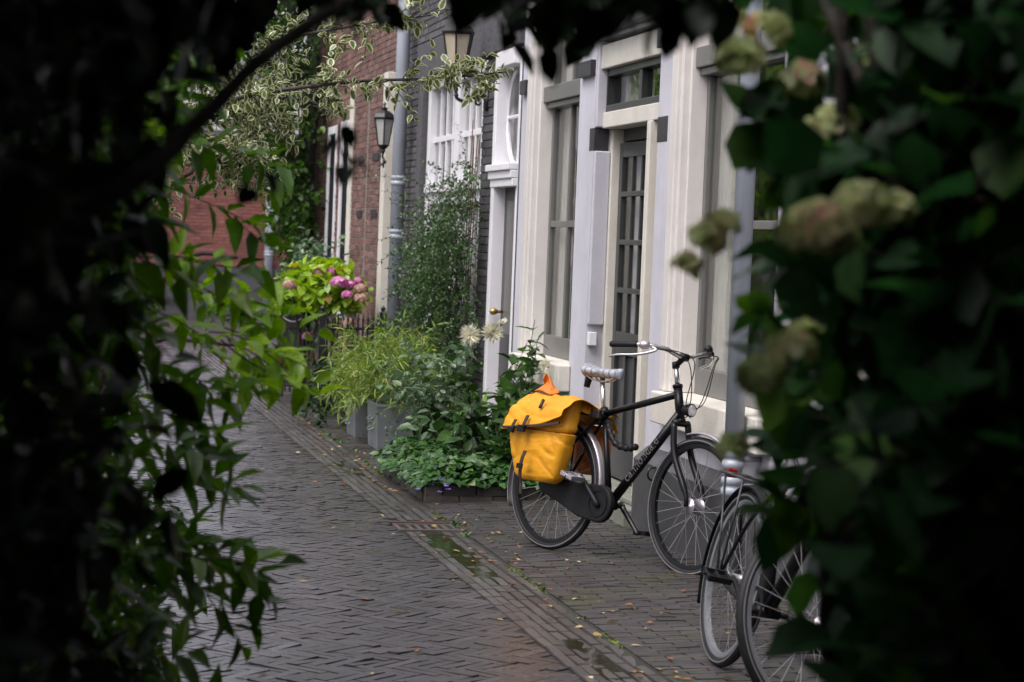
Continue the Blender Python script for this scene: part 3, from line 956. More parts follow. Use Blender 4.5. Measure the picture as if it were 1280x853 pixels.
hb = MB(); hb.tube([(3.625, L0 + .04, 1.22), (3.57, L0 + .04, 1.22)], 0.010, 8); hb.lathe([(0.001, -.03), (.024, -.024), (.03, 0), (.02, .02), (.001, .03)], (3.565, L0 + .04, 1.22), 12, 'x')
hb.build('handle', MT['brass'], f, True)
curtain(A, 3.72, L0 + .1, L1, 1.02, 2.2)
uw = MB()
y0, y1, z0, z1 = UW
uw.box(3.49, 3.60, y0, y1, 2.981, 3.05)
uw.box(3.53, 3.60, y0, y0 + .07, 3.05, z1); uw.box(3.53, 3.60, y1 - .07, y1, 3.05, z1); uw.box(3.53, 3.60, 13.2, 13.27, 3.05, z1); uw.box(3.53, 3.60, y0 + .07, y1 - .07, z1 - .07, z1)
f = uw.build('window', MT['darkgrey'], A, bevel=0.004)
MB().box(3.56, 3.566, y0 + .03, y1 - .03, 3.03, z1 - .03).build('pane', MT['glass'], f)
curtain(f, 3.68, 13.3, 13.9, 3.0, z1 - .1)
s = MB(); s.box(3.40, 3.56, D0 - .07, D1 + .02, 2.905, 2.978); s.build('ledge', MT['darkgrey'], A, bevel=0.006)
# black stone blocks let into the plaster (impost bands wrap the door reveal)
for q in ((3.4675, 3.565, 14.012, 14.135, 2.19, 2.335), (3.4675, 3.56, D0 - .20, D0 + .012, 2.19, 2.335), (3.435, 3.50, 14.05, 14.38, 2.665, 2.765),
          (3.435, 3.50, 16.0, 16.18, 2.655, 2.755), (3.435, 3.50, D0 - .33, D0 - .02, 2.72, 2.83)):
    MB().box(*q).build('stone_block', MT['block'], A, bevel=0.004)
rv = MB()
rv.box(3.472, 3.574, 13.985, 14.0205, 1.09, 2.188); rv.box(3.472, 3.574, 13.985, 14.0205, 2.337, 2.88)
rv.build('door_reveal', MT['plaster'], A, bevel=0.008)
MB().box(3.478, 3.53, 13.972, 14.0195, 0.96, 1.045).build('bell_box', MT['white'], A, bevel=0.004)
# dark plinth with a pale weathered top
for (a, c, h) in ((6.2, 12.44, 0.40), (14.08, 16.22, 0.36)):
    pb = MB(); pb.box(3.385, XF - .001, a, c, -0.04, h); pb.build('plinth', MT['plinth'], A, bevel=0.004)
    pt = MB(); pt.add([(3.383, a, h + .001), (XF - .001, a, h + .001), (XF - .001, c, h + .001), (3.383, c, h + .001), (XF - .001, a, h + .075), (XF - .001, c, h + .075)], [(0, 3, 2, 1), (0, 4, 5, 3), (0, 1, 4), (3, 5, 2), (1, 2, 5, 4)])
    pt.build('plinth_cap', MT['lintelstone'], A)

# wall ring for tying up bicycles
rg = MB().ring(0.035, [(.006 * math.cos(a), .006 * math.sin(a)) for a in np.linspace(0, 6.28, 9)[:-1]], 24)
rg.xform(Matrix.Translation((3.372, 11.98, 0.36)) @ Matrix.Rotation(math.radians(25), 4, 'Z'))
rg.tube([(3.372, 11.98, .395), (3.39, 11.98, .395)], 0.008, 6)
tag(rg.build('wall_ring', MT['iron'], None, True), 'small black iron ring on the dark plinth behind the bicycle front wheel', 'ring')

# ---- house next to the camera's right, mostly hidden by the climbing hydrangea
E_ = thing('brick_house', 'dark brick house wall hidden behind the dark shrub at the right edge', 'house', (XF, 0, 0))
b = wall_openings(MB(), 3.52, 3.80, -14.0, 6.15, -0.05, 7.6, [(2.0, 3.3, .9, 2.6), (-2.0, -.7, .9, 2.6)])
b.box(3.8, 8.0, -14.0, -13.8, -.05, 7.6); b.box(3.8, 8.0, 5.95, 6.15, -.05, 7.6); b.box(7.9, 8.0, -13.8, 5.95, -.05, 7.6)
b.build('wall', paint('dark_brick_wall', (0.12, 0.07, 0.055), 0.8, 0.5, None, 6, .5, 40), E_)
gable_roof(E_, 3.52, 8.0, -14.0, 6.15, 7.6, 2.4)
for (y0, y1) in ((2.0, 3.3), (-2.0, -.7)):
    w = MB(); w.box(3.6, 3.68, y0, y0 + .08, .9, 2.6); w.box(3.6, 3.68, y1 - .08, y1, .9, 2.6); w.box(3.6, 3.68, y0 + .08, y1 - .08, .9, .98); w.box(3.6, 3.68, y0 + .08, y1 - .08, 2.52, 2.6)
    f = w.build('window', MT['white'], E_); MB().box(3.63, 3.636, y0 + .04, y1 - .04, .94, 2.56).build('pane', MT['glass'], f)
room(E_, 3.81, 7.8, -13.7, 5.9, 0, 7.5)

# ---- house B: dark grey painted brick, big white sash windows, white door case
B = thing('grey_brick_house', 'dark grey painted brick house with white sash window and white door case', 'house', (XF, 19.0, 0))
WB = (17.72, 20.42, 0.55, 3.02); DB = (16.32, 17.12, 0.02, 3.02)
b = wall_openings(MB(), XF + .01, 3.78, 16.24, 21.98, -0.05, 7.0, [WB, DB, (17.9, 20.2, 4.2, 5.9)])
V, Fq, t = brick_courses(XF + .008, 16.245, 21.97, 0.0, 4.1, [WB, DB, (16.24, 20.75, 3.02, 3.36), (16.24, 16.32, 0, 3.02), (20.42, 20.66, 0, 3.02)])
brick_wall_part('wall', B, b, V, Fq, t, [MT['mortar_dark'], MT['brick_grey']])
bk = MB(); bk.box(3.78, 7.6, 16.24, 16.32, -0.05, 7.0); bk.box(3.78, 7.6, 21.9, 21.98, -0.05, 7.0); bk.box(7.5, 7.6, 16.33, 21.89, -0.05, 7.0)
bk.build('side_wall', MT['lintelstone'], B)
room(B, 3.79, 7.4, 16.35, 21.8, 0, 6.9)
gable_roof(B, XF, 7.6, 16.24, 21.98, 7.0, 2.3)
MB().box(3.435, 3.60, 16.28, 20.75, 3.03, 3.35).build('lintel', MT['lintelstone'], B, bevel=0.01)
MB().box(3.445, 3.70, 20.425, 20.655, 0.0, 3.02).build('jamb_stone', MT['lintelstone'], B, bevel=0.006)
pl = MB(); pl.box(3.40, 3.474, 17.2, 21.97, -0.04, 0.33); pl.build('plinth', MT['plinth'], B)
y0, y1, z0, z1 = WB
ym = 18.98
w = MB()
for (a, c) in ((y0, y0 + .10), (ym - .10, ym + .10), (y1 - .12, y1)):
    w.box(3.50, 3.62, a, c, z0, z1)
for (a, c) in ((y0 + .10, ym - .10), (ym + .10, y1 - .12)):
    w.box(3.502, 3.618, a, c, z1 - .09, z1); w.box(3.47, 3.618, a - .02, c + .02, 2.0, 2.075); w.box(3.505, 3.612, a, c, 1.90, 1.999); w.box(3.502, 3.618, a, c, z0, z0 + .12)
    w.box(3.54, 3.585, a, c, 2.45, 2.50)
    for k in (1, 2, 3):
        y = a + (c - a) * k / 4
        w.box(3.54, 3.58, y - .016, y + .016, 2.075, 2.45); w.box(3.54, 3.58, y - .016, y + .016, 2.50, z1 - .09)
        w.box(3.54, 3.58, y - .016, y + .016, z0 + .12, 1.90)
f = w.build('window', MT['white'], B, bevel=0.004)
MB().box(3.560, 3.566, y0 + .05, y1 - .05, z0 + .05, z1 - .03).build('pane', MT['glass'], f)
curtain(f, 3.70, 18.2, 18.75, z0, z1); curtain(f, 3.70, 20.0, 20.4, z0, z1)
s = MB(); s.box(3.40, 3.60, y0 - .05, y1 + .05, z0 - .09, z0 - .001); s.build('sill', MT['lintelstone'], f, bevel=.006)
y0, y1, z0, z1 = DB
dc = MB()
dc.box(3.44, 3.66, y1 - .10, y1, z0, z1); dc.box(3.475, 3.66, y0, y0 + .06, z0, z1)
dc.box(3.43, 3.66, y0 + .06, y1 - .10, z1 - .12, z1)
dc.box(3.40, 3.66, y0, y1 + .05, 2.12, 2.17); dc.box(3.42, 3.66, y0, y1 + .03, 2.06, 2.119); dc.box(3.435, 3.66, y0, y1 + .015, 2.00, 2.059)
f = dc.build('door_case', MT['white'], B, bevel=0.006)
fl = MB(); cxl = (y0 + y1) / 2 - .02
for sgn in (-1, 1):
    pts = [(3.54, cxl + sgn * .33 * math.cos(a), 2.53 + sgn * 0 + .36 * math.sin(a)) for a in np.linspace(-1.35, 1.35, 14)]
    fl.tube(pts, 0.018, 6)
fl.tube([(3.54, cxl - .33, 2.53), (3.54, cxl + .33, 2.53)], .014, 6)
fl.box(3.60, 3.63, y0 + .06, y1 - .1, 2.171, 2.23)
f2 = fl.build('fanlight', MT['white'], B)
MB().box(3.575, 3.581, y0 + .04, y1 - .08, 2.17, z1 - .1).build('pane', MT['glass'], f2)
dl = MB(); dl.box(3.535, 3.58, y0 + .062, y1 - .102, 0.085, 1.998)
f = dl.build('door', MT['iron'], B)
MB().box(3.527, 3.534, y0 + .12, y1 - .24, 0.9, 1.9).build('pane', MT['midgrey'], f)
hb = MB(); hb.tube([(3.535, y1 - .16, 1.06), (3.48, y1 - .16, 1.06)], 0.012, 8); hb.lathe([(.001, -.04), (.024, -.026), (.028, -.005), (.018, .018), (.012, .028)], (3.475, y1 - .16, 1.06), 12, 'x')
hb.build('handle', MT['brass'], f, True)
MB().box(3.36, 3.60, y0 - .02, y1 + .05, -0.03, 0.08).build('doorstep', MT['step'], B, bevel=.01)
y0, y1, z0, z1 = (17.9, 20.2, 4.2, 5.9)
w = MB(); w.box(3.52, 3.6, y0, y0 + .09, z0, z1); w.box(3.52, 3.6, y1 - .09, y1, z0, z1); w.box(3.52, 3.6, y0 + .09, y1 - .09, z0, z0 + .09); w.box(3.52, 3.6, y0 + .09, y1 - .09, z1 - .09, z1); w.box(3.53, 3.59, 19.0, 19.1, z0 + .09, z1 - .09)
f = w.build('window', MT['white'], B); MB().box(3.555, 3.561, y0 + .05, y1 - .05, z0 + .05, z1 - .05).build('pane', MT['glass'], f)

# ---- house C: red-brown brick with narrow windows and cream posts
Cc = thing('red_brick_house', 'red brown brick house with narrow windows and cream posts beyond the drainpipe', 'house', (XF, 25.0, 0))
cw = [(25.25, 25.95, 0.75, 2.82), (26.40, 27.10, 0.75, 2.80)]
cd = (23.32, 23.42, 0.0, 3.0)
b = wall_openings(MB(), XF + .01, 3.78, 22.0, 28.6, -0.05, 7.4, cw + [(23.2, 24.4, 4.2, 6.0), (25.6, 26.8, 4.2, 6.0)])
V, Fq, t = brick_courses(XF + .008, 22.005, 28.58, 0.0, 4.15, cw)
brick_wall_part('wall', Cc, b, V, Fq, t, [MT['mortar'], MT['brick_red']])
# the end wall facing the camera's side street is backed too
bk = MB(); bk.box(3.78, 7.6, 22.0, 22.1, -0.05, 7.4); bk.box(3.78, 7.6, 28.5, 28.6, -0.05, 7.4); bk.box(7.5, 7.6, 22.11, 28.49, -0.05, 7.4)
bk.build('side_wall', MT['brick_plain'], Cc)
room(Cc, 3.79, 7.4, 22.12, 28.4, 0, 7.3)
gable_roof(Cc, XF, 7.6, 22.0, 28.6, 7.4, 2.3)
ps = MB()
ps.box(3.375, 3.50, 22.10, 22.34, 0, 3.2); ps.box(3.372, 3.50, 24.45, 24.72, 0, 3.2); ps.box(3.41, 3.50, 23.30, 23.37, 0, 3.2)
ps.build('post', MT['stonecream'], Cc, bevel=.006)
V, Fq, t = brick_courses(3.385, 22.42, 23.28, 0.0, 3.2, [])
V2, Fq2, t2 = brick_courses(3.385, 23.40, 24.40, 0.0, 3.2, [])
bb = MB().box(3.387, 3.47, 22.42, 23.28, 0, 3.2).box(3.387, 3.47, 23.40, 24.40, 0, 3.2)
brick_wall_part('pier', Cc, bb, np.concatenate([V, V2]), np.concatenate([Fq, Fq2 + len(V)]), np.concatenate([t, t2]), [MT['mortar'], MT['brick_red']])
for z in (0.55, 1.78, 2.35):
    for y in (22.50, 23.52): MB().box(3.370, 3.40, y, y + .38, z, z + .075).build('dark_block', MT['block'], Cc)
for (y0, y1, z0, z1) in cw:
    w = MB(); w.box(3.447, 3.478, y1 - .06, y1 + .012, z0, z1 + .06); w.box(3.452, 3.478, y0 - .01, y0 + .05, z0, z1 + .06); w.box(3.455, 3.478, y0 + .05, y1 - .06, z1 - .03, z1 + .06)
    w.box(3.42, 3.56, y0 - .03, y1 + .04, z0 - .08, z0 - .001)
    f = w.build('window', MT['white'], Cc, bevel=.003)
    w = MB(); w.box(3.479, 3.60, y1 - .05, y1 - .001, z0, z1); w.box(3.479, 3.60, y0 + .001, y0 + .05, z0, z1); w.box(3.482, 3.60, y0 + .05, y1 - .05, z1 - .05, z1)
    w.box(3.53, 3.60, y0 + .05, y1 - .05, 1.74, 1.79)
    w.build('frame', MT['darkgrey'], f)
    MB().box(3.575, 3.581, y0 + .03, y1 - .03, z0, z1).build('pane', MT['glass'], f)
for (y0, y1) in ((23.2, 24.4), (25.6, 26.8)):
    z0, z1 = 4.2, 6.0
    w = MB(); w.box(3.52, 3.6, y0, y0 + .09, z0, z1); w.box(3.52, 3.6, y1 - .09, y1, z0, z1); w.box(3.52, 3.6, y0 + .09, y1 - .09, z0, z0 + .09); w.box(3.52, 3.6, y0 + .09, y1 - .09, z1 - .09, z1)
    f = w.build('window', MT['white'], Cc); MB().box(3.555, 3.561, y0 + .05, y1 - .05, z0 + .05, z1 - .05).build('pane', MT['glass'], f)

# ---- house D: the plain red brick front that closes the street
Dh = thing('end_house', 'plain red brick house with dark base closing the far end of the street', 'house', (4, 41, 0))
YD = 41.0
b = MB().box(-6, 12, YD, YD + 5, -0.05, 3.25)
Cn, la = [], []
z = 0.95; k = 0
while z < 3.15:
    x = 1.6 - (.107 if k % 2 else 0)
    while x < 6.2:
        Cn.append((x + .107, YD, z + .031)); la.append(.205); x += .215
    z += .0625; k += 1
n = len(Cn)
V, Fq, t = brick_field(Cn, np.tile([1., 0, 0], (n, 1)), np.tile([0, 0, 1.], (n, 1)), np.tile([0, -1., 0], (n, 1)), np.array(la), .053, .010, .004, np.clip(rng.normal(.5, .22, n), 0, 1), .001, .006)
brick_wall_part('wall', Dh, b, V, Fq, t, [MT['brick_plain'], MT['brick_plain']])
MB().box(-6, 12, YD - .08, YD - .002, -.05, .94).build('plinth', MT['plinth'], Dh)
MB().box(-6.1, 12.1, YD - .1, YD + 5.1, 3.251, 3.36).build('roof', MT['lintelstone'], Dh)
w = MB().box(0.2, 1.3, YD - .05, YD + .02, 1.0, 2.5); f = w.build('window', MT['white'], Dh)
MB().box(.28, 1.22, YD - .06, YD - .051, 1.08, 2.42).build('pane', MT['block'], f)


# ------------------------------------------------------------------ pipes, lanterns, drain
def downpipe(name, label, x, y, r, z1, mat, clamps, wallx, z0=-0.03):
    T_ = thing(name, label, 'drainpipe', (x, y, 0), 'drainpipes on the house fronts')
    MB().tube([(x, y, z0), (x, y, z1)], r, 18).build('pipe', mat, T_, True)
    for z in clamps:
        c = MB().lathe([(r, -.045), (r + .008, -.04), (r + .008, -.012), (r + .002, -.008), (r + .002, .008), (r + .008, .012), (r + .008, .04), (r, .045)], (x, y, z), 18)
        c.box(x, wallx, y - .012, y + .012, z - .012, z + .012)
        c.build('bracket', mat, T_, True)
    return T_
downpipe('drainpipe', 'blue grey zinc drainpipe between the grey and red brick houses', 3.36, float(onX(495, 300, 3.36)[1]), 0.062, 6.9, MT['pipe'], (0.3, 1.62, 2.12, 4.2), 3.47)
p = onX(928, 300, 3.30)
downpipe('drainpipe', 'pale grey drainpipe in front of the plaster house right of the bicycle', 3.33, 10.42, 0.046, 7.1, MT['pipe'], (0.47, 0.60, 2.3, 4.5), 3.47)
downpipe('drainpipe', 'dark drainpipe at the far corner of the red brick house under ivy', 3.38, 28.35, 0.085, 7.2, MT['pipe_dark'], (1.4, 3.0), 3.47)
p = onY(337, 280, 40.88)
downpipe('drainpipe', 'pale thin drainpipe on the red brick house at the street end', float(p[0]), 40.88, 0.075, 3.24, MT['pipe'], (1.2, 2.6), float(p[0]) + .01)


def lantern(name, label, c, s, wall, glassmat, bulb=False, arm='scroll', tw=0.0):
    """hexagonal street lantern: c = bottom centre of the glass, s = glass height, on a wall bracket"""
    T_ = thing(name, label, 'lantern', c, 'lanterns on the house walls')
    n = 6; rt, rb = 0.40 * s, 0.22 * s
    cx, cy, cz = c
    def hexa(r, z, a0=tw): return [(cx + r * math.cos(a0 + 2 * math.pi * k / n), cy + r * math.sin(a0 + 2 * math.pi * k / n), z) for k in range(n)]
    g_ = MB(); lo, hi = hexa(rb * .96, cz), hexa(rt * .96, cz + s)
    g_.add(lo + hi, [(k, (k + 1) % n, n + (k + 1) % n, n + k) for k in range(n)])
    g_.build('lamp_glass', glassmat, T_)
    fr_ = MB(); lo, hi = hexa(rb, cz), hexa(rt, cz + s)
    for k in range(n):
        fr_.tube([lo[k], hi[k]], s * .022, 6); fr_.tube([lo[k], lo[(k + 1) % n]], s * .03, 6); fr_.tube([hi[k], hi[(k + 1) % n]], s * .035, 6)
    fr_.lathe([(rb * .9, 0), (rb * .9, -.03 * s), (rb * .6, -.10 * s), (rb * .35, -.16 * s), (rb * .42, -.22 * s), (rb * .22, -.30 * s)], (cx, cy, cz), 12)
    fr_.build('lamp_frame', MT['iron'], T_)
    cp = MB()
    rings = [(rt * 1.10, s * 1.0), (rt * 1.12, s * 1.035), (rt * .92, s * 1.17), (rt * .55, s * 1.27), (rt * .30, s * 1.30), (rt * .30, s * 1.37), (rt * .42, s * 1.39), (rt * .12, s * 1.42), (rt * .10, s * 1.50), (rt * .2, s * 1.53), (rt * .03, s * 1.62)]
    vs = []
    for r, z in rings: vs += hexa(r, cz + z)
    fs = [(i * n + k, i * n + (k + 1) % n, (i + 1) * n + (k + 1) % n, (i + 1) * n + k) for i in range(len(rings) - 1) for k in range(n)]
    fs.append(tuple(reversed(range(n))))
    cp.add(vs, fs).build('lamp_cap', MT['iron'], T_)
    if bulb:
        MB().lathe([(.002, .12 * s), (.07 * s, .15 * s), (.07 * s, .3 * s), (.12 * s, .42 * s), (.13 * s, .52 * s), (.08 * s, .62 * s), (.002, .66 * s)], (cx, cy, cz), 12).build('bulb', MT['lampglass_white'], T_, True)
    br = MB()
    wx, wy, wz = wall
    zb = cz - .28 * s
    if arm == 'scroll':
        P = smooth_curve([(cx, cy, zb), (cx, cy, zb - .22 * s), (cx + .06 * s, cy, zb - .36 * s), (cx + .3 * s, cy, zb - .42 * s), (cx + (wx - cx) * .6, (cy + wy) / 2, zb - .30 * s), (wx - .06 * s, wy, zb - .24 * s), (wx, wy, zb - .44 * s)], 8)
        br.tube(P, s * .045, 8)
        sc = [(wx - .18 * s + .13 * s * (1 - q * .12) * math.cos(q), wy, zb - .42 * s + .13 * s * (1 - q * .12) * math.sin(q)) for q in np.linspace(1.2, 6.5, 20)]
        br.tube(sc, s * .03, 6)
        sc = [(wx - .10 * s + .08 * s * (1 - q * .12) * math.cos(-q), wy, zb - .06 * s + .08 * s * (1 - q * .12) * math.sin(-q)) for q in np.linspace(-2, 3.6, 16)]
        br.tube(sc, s * .025, 6)
        for q in (2, 5):
            br.lathe([(.001, -.05 * s), (.06 * s, -.02 * s), (.06 * s, .02 * s), (.001, .05 * s)], tuple(P[q * 2]), 8)
        br.box(wx - .01, wx + .03, wy - .06 * s, wy + .06 * s, zb - .62 * s, zb - .1 * s)
    else:
        P = smooth_curve([(cx, cy, zb), (cx, cy, zb - .18 * s), (cx + .1 * s, cy, zb - .36 * s), (wx - .05, wy, zb - .40 * s), (wx + .02, wy, zb - .26 * s)], 8)
        br.tube(P, s * .04, 8)
        br.box(wx - .005, wx + .02, wy - .05, wy + .05, zb - .46 * s, zb - .06 * s)
    br.build('bracket', MT['iron'], T_, True)
    return T_


pw = onX(606, 140, 3.45)
pl_ = onY(571, 92, float(pw[1]))
lantern('wall_lantern', 'large amber glass lantern on a scrolled bracket on the grey brick house', tuple(map(float, pl_)), 0.31, (3.455, float(pw[1]), 0), MT['lampglass'], tw=0.2)
pw2 = onX(487, 200, 3.46)
pl2 = onY(479, 182, 21.55)
lantern('wall_lantern', 'smaller black lantern with white glass and bulb beside the zinc drainpipe', tuple(map(float, pl2)), 0.255, (3.375, 22.16, 0), MT['lampglass_white'], True, 'plain', tw=0.4)

# drain in the gutter
dg = thing('drain_grate', 'rusty iron drain grate set in the brick gutter', 'drain', (2.245, 12.68, -0.05))
b = MB()
x0, x1 = 2.07, 2.42
b.box(x0, x1, DR0, DR0 + .03, -.075, -.030); b.box(x0, x1, DR1 - .12, DR1 - .095, -.075, -.030); b.box(x0, x0 + .025, DR0 + .03, DR1 - .12, -.075, -.030); b.box(x1 - .025, x1, DR0 + .03, DR1 - .12, -.075, -.030)
b.build('frame', paint('cast_iron', (0.12, 0.11, 0.105), .5, .5, (0.10, 0.05, 0.03), 20, metal=.4), dg, bevel=.003)
b = MB()
for k in range(6):
    x = x0 + .025 + (k + .5) * (x1 - x0 - .05) / 6 - .012
    if k: b.box(x - .018, x + .006, DR0 + .03, DR1 - .12, -.07, -.034)
b.build('bars', bpy.data.materials['cast_iron'], dg)
b = MB(); b.box(x0 - .01, x1 + .04, DR1 - .08, DR1 - .03, -.07, -.026); b.box(x1 + .02, x1 + .06, DR1 - .2, DR1 - .08, -.07, -.022)
b.build('kerb_bar', paint('rusty_iron', (0.075, 0.035, 0.025), .7, .5, None, 20), dg)
b = MB(); b.box(x0 + .02, x1 - .02, DR0 + .02, DR1 - .1, -.2, -.085); b.build('pit', MT['block'], dg)


# ------------------------------------------------------------------ bicycles (built along +x, left side = +y, tyre contact of the rear wheel at the origin)
WR = 0.345
CIRC = lambda r, n=8: [(r * math.cos(a), r * math.sin(a)) for a in np.linspace(0, 2 * math.pi, n + 1)[:-1]]


def wheel(parent, c, steer=None, rim_mat='alu', big_hub=False, spoke_mat='steel'):
    """wheel part > tyre, rim, spokes, hub, reflective band"""
    cx, cz = c
    Mx = Matrix.Translation((cx, 0, cz))
    if steer is not None: Mx = steer @ Mx
    rim = MB().ring(0.303, [(-.012, -.011), (-.012, .011), (.004, .013), (.010, .012), (.010, -.012), (.004, -.013)], 72).xform(Mx).build('wheel', MT[rim_mat], parent)
    ty = MB().ring(0.326, CIRC(0.0195, 12), 72).xform(Mx).build('tyre', MT['rubber'], rim, True)
    for s_ in (-1, 1):
        MB().ring(0.329, [(-.0028, s_ * .0183), (.0028, s_ * .0183), (.0028, s_ * .0203), (-.0028, s_ * .0203)], 72).xform(Mx).build('reflective_band', MT['reflex'], rim)
    hr = 0.036 if big_hub else 0.020
    h_ = MB().lathe([(.006, -.062), (.006, -.038), (hr + .006, -.037), (hr + .006, -.032), (hr, -.030), (hr, .030), (hr + .006, .032), (hr + .006, .037), (.006, .038), (.006, .062)], (0, 0, 0), 18, 'y')
    h_.xform(Mx).build('hub', MT['alu'], rim, True)
    sp = MB(); N_ = 32
    for k in range(N_):
        a = 2 * math.pi * k / N_
        side = 1 if k % 2 else -1
        off = (0.55 if (k // 2) % 2 else -0.55)
        ph = a + off
        sp.tube([((hr + .003) * math.cos(ph), side * .034, (hr + .003) * math.sin(ph)), (0.295 * math.cos(a), side * .003, 0.295 * math.sin(a))], 0.00125, 4, cap=False)
    sp.xform(Mx).build('spokes', MT[spoke_mat], rim)
    return rim


def bicycle(name, label, loc, yawr, lean, steer_deg, silver_rim=False, chaincase=True, lettering=True, rack_light=False, seat_mat='saddle', hub_big=True, crank_deg=135, front_fender=False):
    root = thing(name, label, 'bicycle', loc, 'bicycles parked along the houses', (0, 0, 0))
    root.rotation_mode = 'QUATERNION'
    # yaw about world z, lean about the bike's own x (towards its left when positive)
    root.rotation_quaternion = (Matrix.Rotation(yawr, 3, 'Z') @ Matrix.Rotation(-lean, 3, 'X')).to_quaternion()
    Rw, Fw_, BB = Vector((0, 0, WR)), Vector((1.05, 0, WR)), Vector((.435, 0, .285))
    ax_ = Vector((-.325, 0, 1)).normalized()                      # steering axis direction (up)
    H0 = Vector((.868, 0, .765)); H1 = H0 + ax_ * .165
    St = Matrix.Translation(H0) @ Matrix.Rotation(math.radians(steer_deg), 4, ax_) @ Matrix.Translation(-H0)
    stop = Vector((.302, 0, .765))
    f = MB()
    f.tube([BB, stop], .0165, 12)
    f.tube([stop - Vector((0, 0, .02)), H1 - ax_ * .035], .0175, 12)
    f.tube([BB, H0 + ax_ * .03], [.024, .025], 14)
    f.tube([H0 - ax_ * .012, H1 + ax_ * .012], .0225, 14)
    f.tube([H0 - ax_ * .014, H0 - ax_ * .002], .026, 14); f.tube([H1, H1 + ax_ * .014], .026, 14)
    f.tube([BB - Vector((0, .045, 0)), BB + Vector((0, .045, 0))], .024, 14)
    for s_ in (-1, 1):
        f.tube(smooth_curve([BB + Vector((-.03, s_ * .03, 0)), Vector((.2, s_ * .05, .30)), Rw + Vector((0, s_ * .066, 0))], 5), .010, 8)
        f.tube(smooth_curve([stop + Vector((0, s_ * .012, -.03)), Vector((.16, s_ * .05, .58)), Rw + Vector((0, s_ * .066, 0))], 5), .008, 8)
    frame = f.build('frame', MT['bikeblack'], root, True)
    if lettering:
        # the maker's lettering along both sides of the down tube
        d = (H0 + ax_ * .03 - BB); ln = d.length; d.normalize()
        for s_ in (-1, 1):
            cu = bpy.data.curves.new('lettering', 'FONT'); cu.body = 'cannondale'; cu.size = .062; cu.extrude = 0.0006; cu.align_x = 'CENTER'; cu.align_y = 'CENTER'; cu.space_character = 1.06; cu.offset = .0003; cu.shear = .2
            to = bpy.data.objects.new('lettering', cu)
            xx = d if s_ < 0 else -d
            zz = Vector((0, s_, 0)); yy = zz.cross(xx)
            pos = BB + d * ln * .50 + Vector((0, s_ * .0255, 0))
            to.matrix_world = Matrix(((xx.x, yy.x, zz.x, pos.x), (xx.y, yy.y, zz.y, pos.y), (xx.z, yy.z, zz.z, pos.z), (0, 0, 0, 1)))
            C.objects.link(to)
            bpy.context.view_layer.update()
            dgp = bpy.context.evaluated_depsgraph_get()
            me = bpy.data.meshes.new_from_object(to.evaluated_get(dgp))
            me.transform(to.matrix_world)
            bpy.data.objects.remove(to)
            me.name = 'lettering'; me.materials.clear(); me.materials.append(MT['letter'])
            # wrap onto the round tube
            up = d.cross(Vector((0, 1, 0)))
            for v in me.vertices:
                q = v.co - BB; h = q.dot(up); rr = .0252
                v.co.y = s_ * (math.sqrt(max(rr * rr - min(abs(h), rr * .97) ** 2, 0)) + .0012)
            lo = bpy.data.objects.new('lettering', me); C.objects.link(lo); lo.parent = frame
    # front end, turned about the steering axis
    k = MB()
    crown = H0 - ax_ * .02
    for s_ in (-1, 1):
        k.tube([St @ p for p in smooth_curve([crown + Vector((0, s_ * .045, -.0)), crown + Vector((.045, s_ * .055, -.16)), Fw_ + Vector((-.012, s_ * .056, .06)), Fw_ + Vector((0, s_ * .054, 0))], 6)], [.0165] * 12 + [.012] * 7, 10)
    k.tube([St @ (crown + Vector((0, -.05, .0))), St @ (crown + Vector((0, .05, 0)))], .017, 10)
    fork = k.build('fork', MT['bikeblack'], root, True)
    wheel(root, (0, WR), None, 'zinc' if silver_rim else 'plastic', False)  # silver rims in duller zinc: shade of the foliage put into the metal colour
    wheel(root, (1.05, WR), St, 'zinc' if silver_rim else 'plastic', hub_big)
    q0 = H1 + ax_ * .012; q1 = H1 + ax_ * .115
    MB().tube([q0, q1], .0125, 12).build('steerer', MT['steel'], root, True)
    st_ = MB(); cl = q1 + Vector((.055, 0, .045))
    st_.tube([q1 - ax_ * .012, q1 + ax_ * .018], .019, 12); st_.tube([St @ q1, St @ cl], [.015, .016], 10)
    st_.tube([St @ (cl - Vector((0, .022, 0))), St @ (cl + Vector((0, .022, 0)))], .02, 12)
    st_.build('stem', MT['plastic'], root, True)
    bar = {}
    ctrl = lambda s_: [cl, cl + Vector((.004, s_ * .05, .006)), cl + Vector((.0, s_ * .12, .028)), cl + Vector((-.03, s_ * .19, .036)), cl + Vector((-.085, s_ * .24, .034)), cl + Vector((-.16, s_ * .275, .028)), cl + Vector((-.225, s_ * .298, .022))]
    hb_ = MB()
    for s_ in (-1, 1):
        P = smooth_curve([St @ p for p in ctrl(s_)], 6); bar[s_] = P
        hb_.tube(P, .0112, 10)
    hb = hb_.build('handlebar', MT['steel'], root, True)
    for s_ in (-1, 1):
        P = bar[s_]
        MB().tube(P[-13:], [.0165] + [.0155] * 10 + [.0172, .014], 12).build('grip', MT['plastic'], hb, True)
        MB().tube(P[-18:-13], [.013, .021, .022, .021, .016], 12).build('gear_shifter', MT['alu'] if s_ < 0 else MT['plastic'], hb, True)
        L0_ = P[-19]; L1_ = P[-4]
        dn = Vector((0, 0, -1)); fwv = (St @ (cl + Vector((1, 0, 0))) - St @ cl)
        lv = smooth_curve([L0_ + dn * .006, L0_ + dn * .022 + fwv * .03, (L0_ + L1_) / 2 + dn * .045 + fwv * .035, L1_ + dn * .052 + fwv * .02, P[-1] + dn * .062 + fwv * .006], 6)
        MB().tube(lv, [.008] * 6 + [.0075] * 8 + [.006] * (len(lv) - 14), 8).build('brake_lever', MT['steel'], hb, True)
    bp = bar[1][-21]
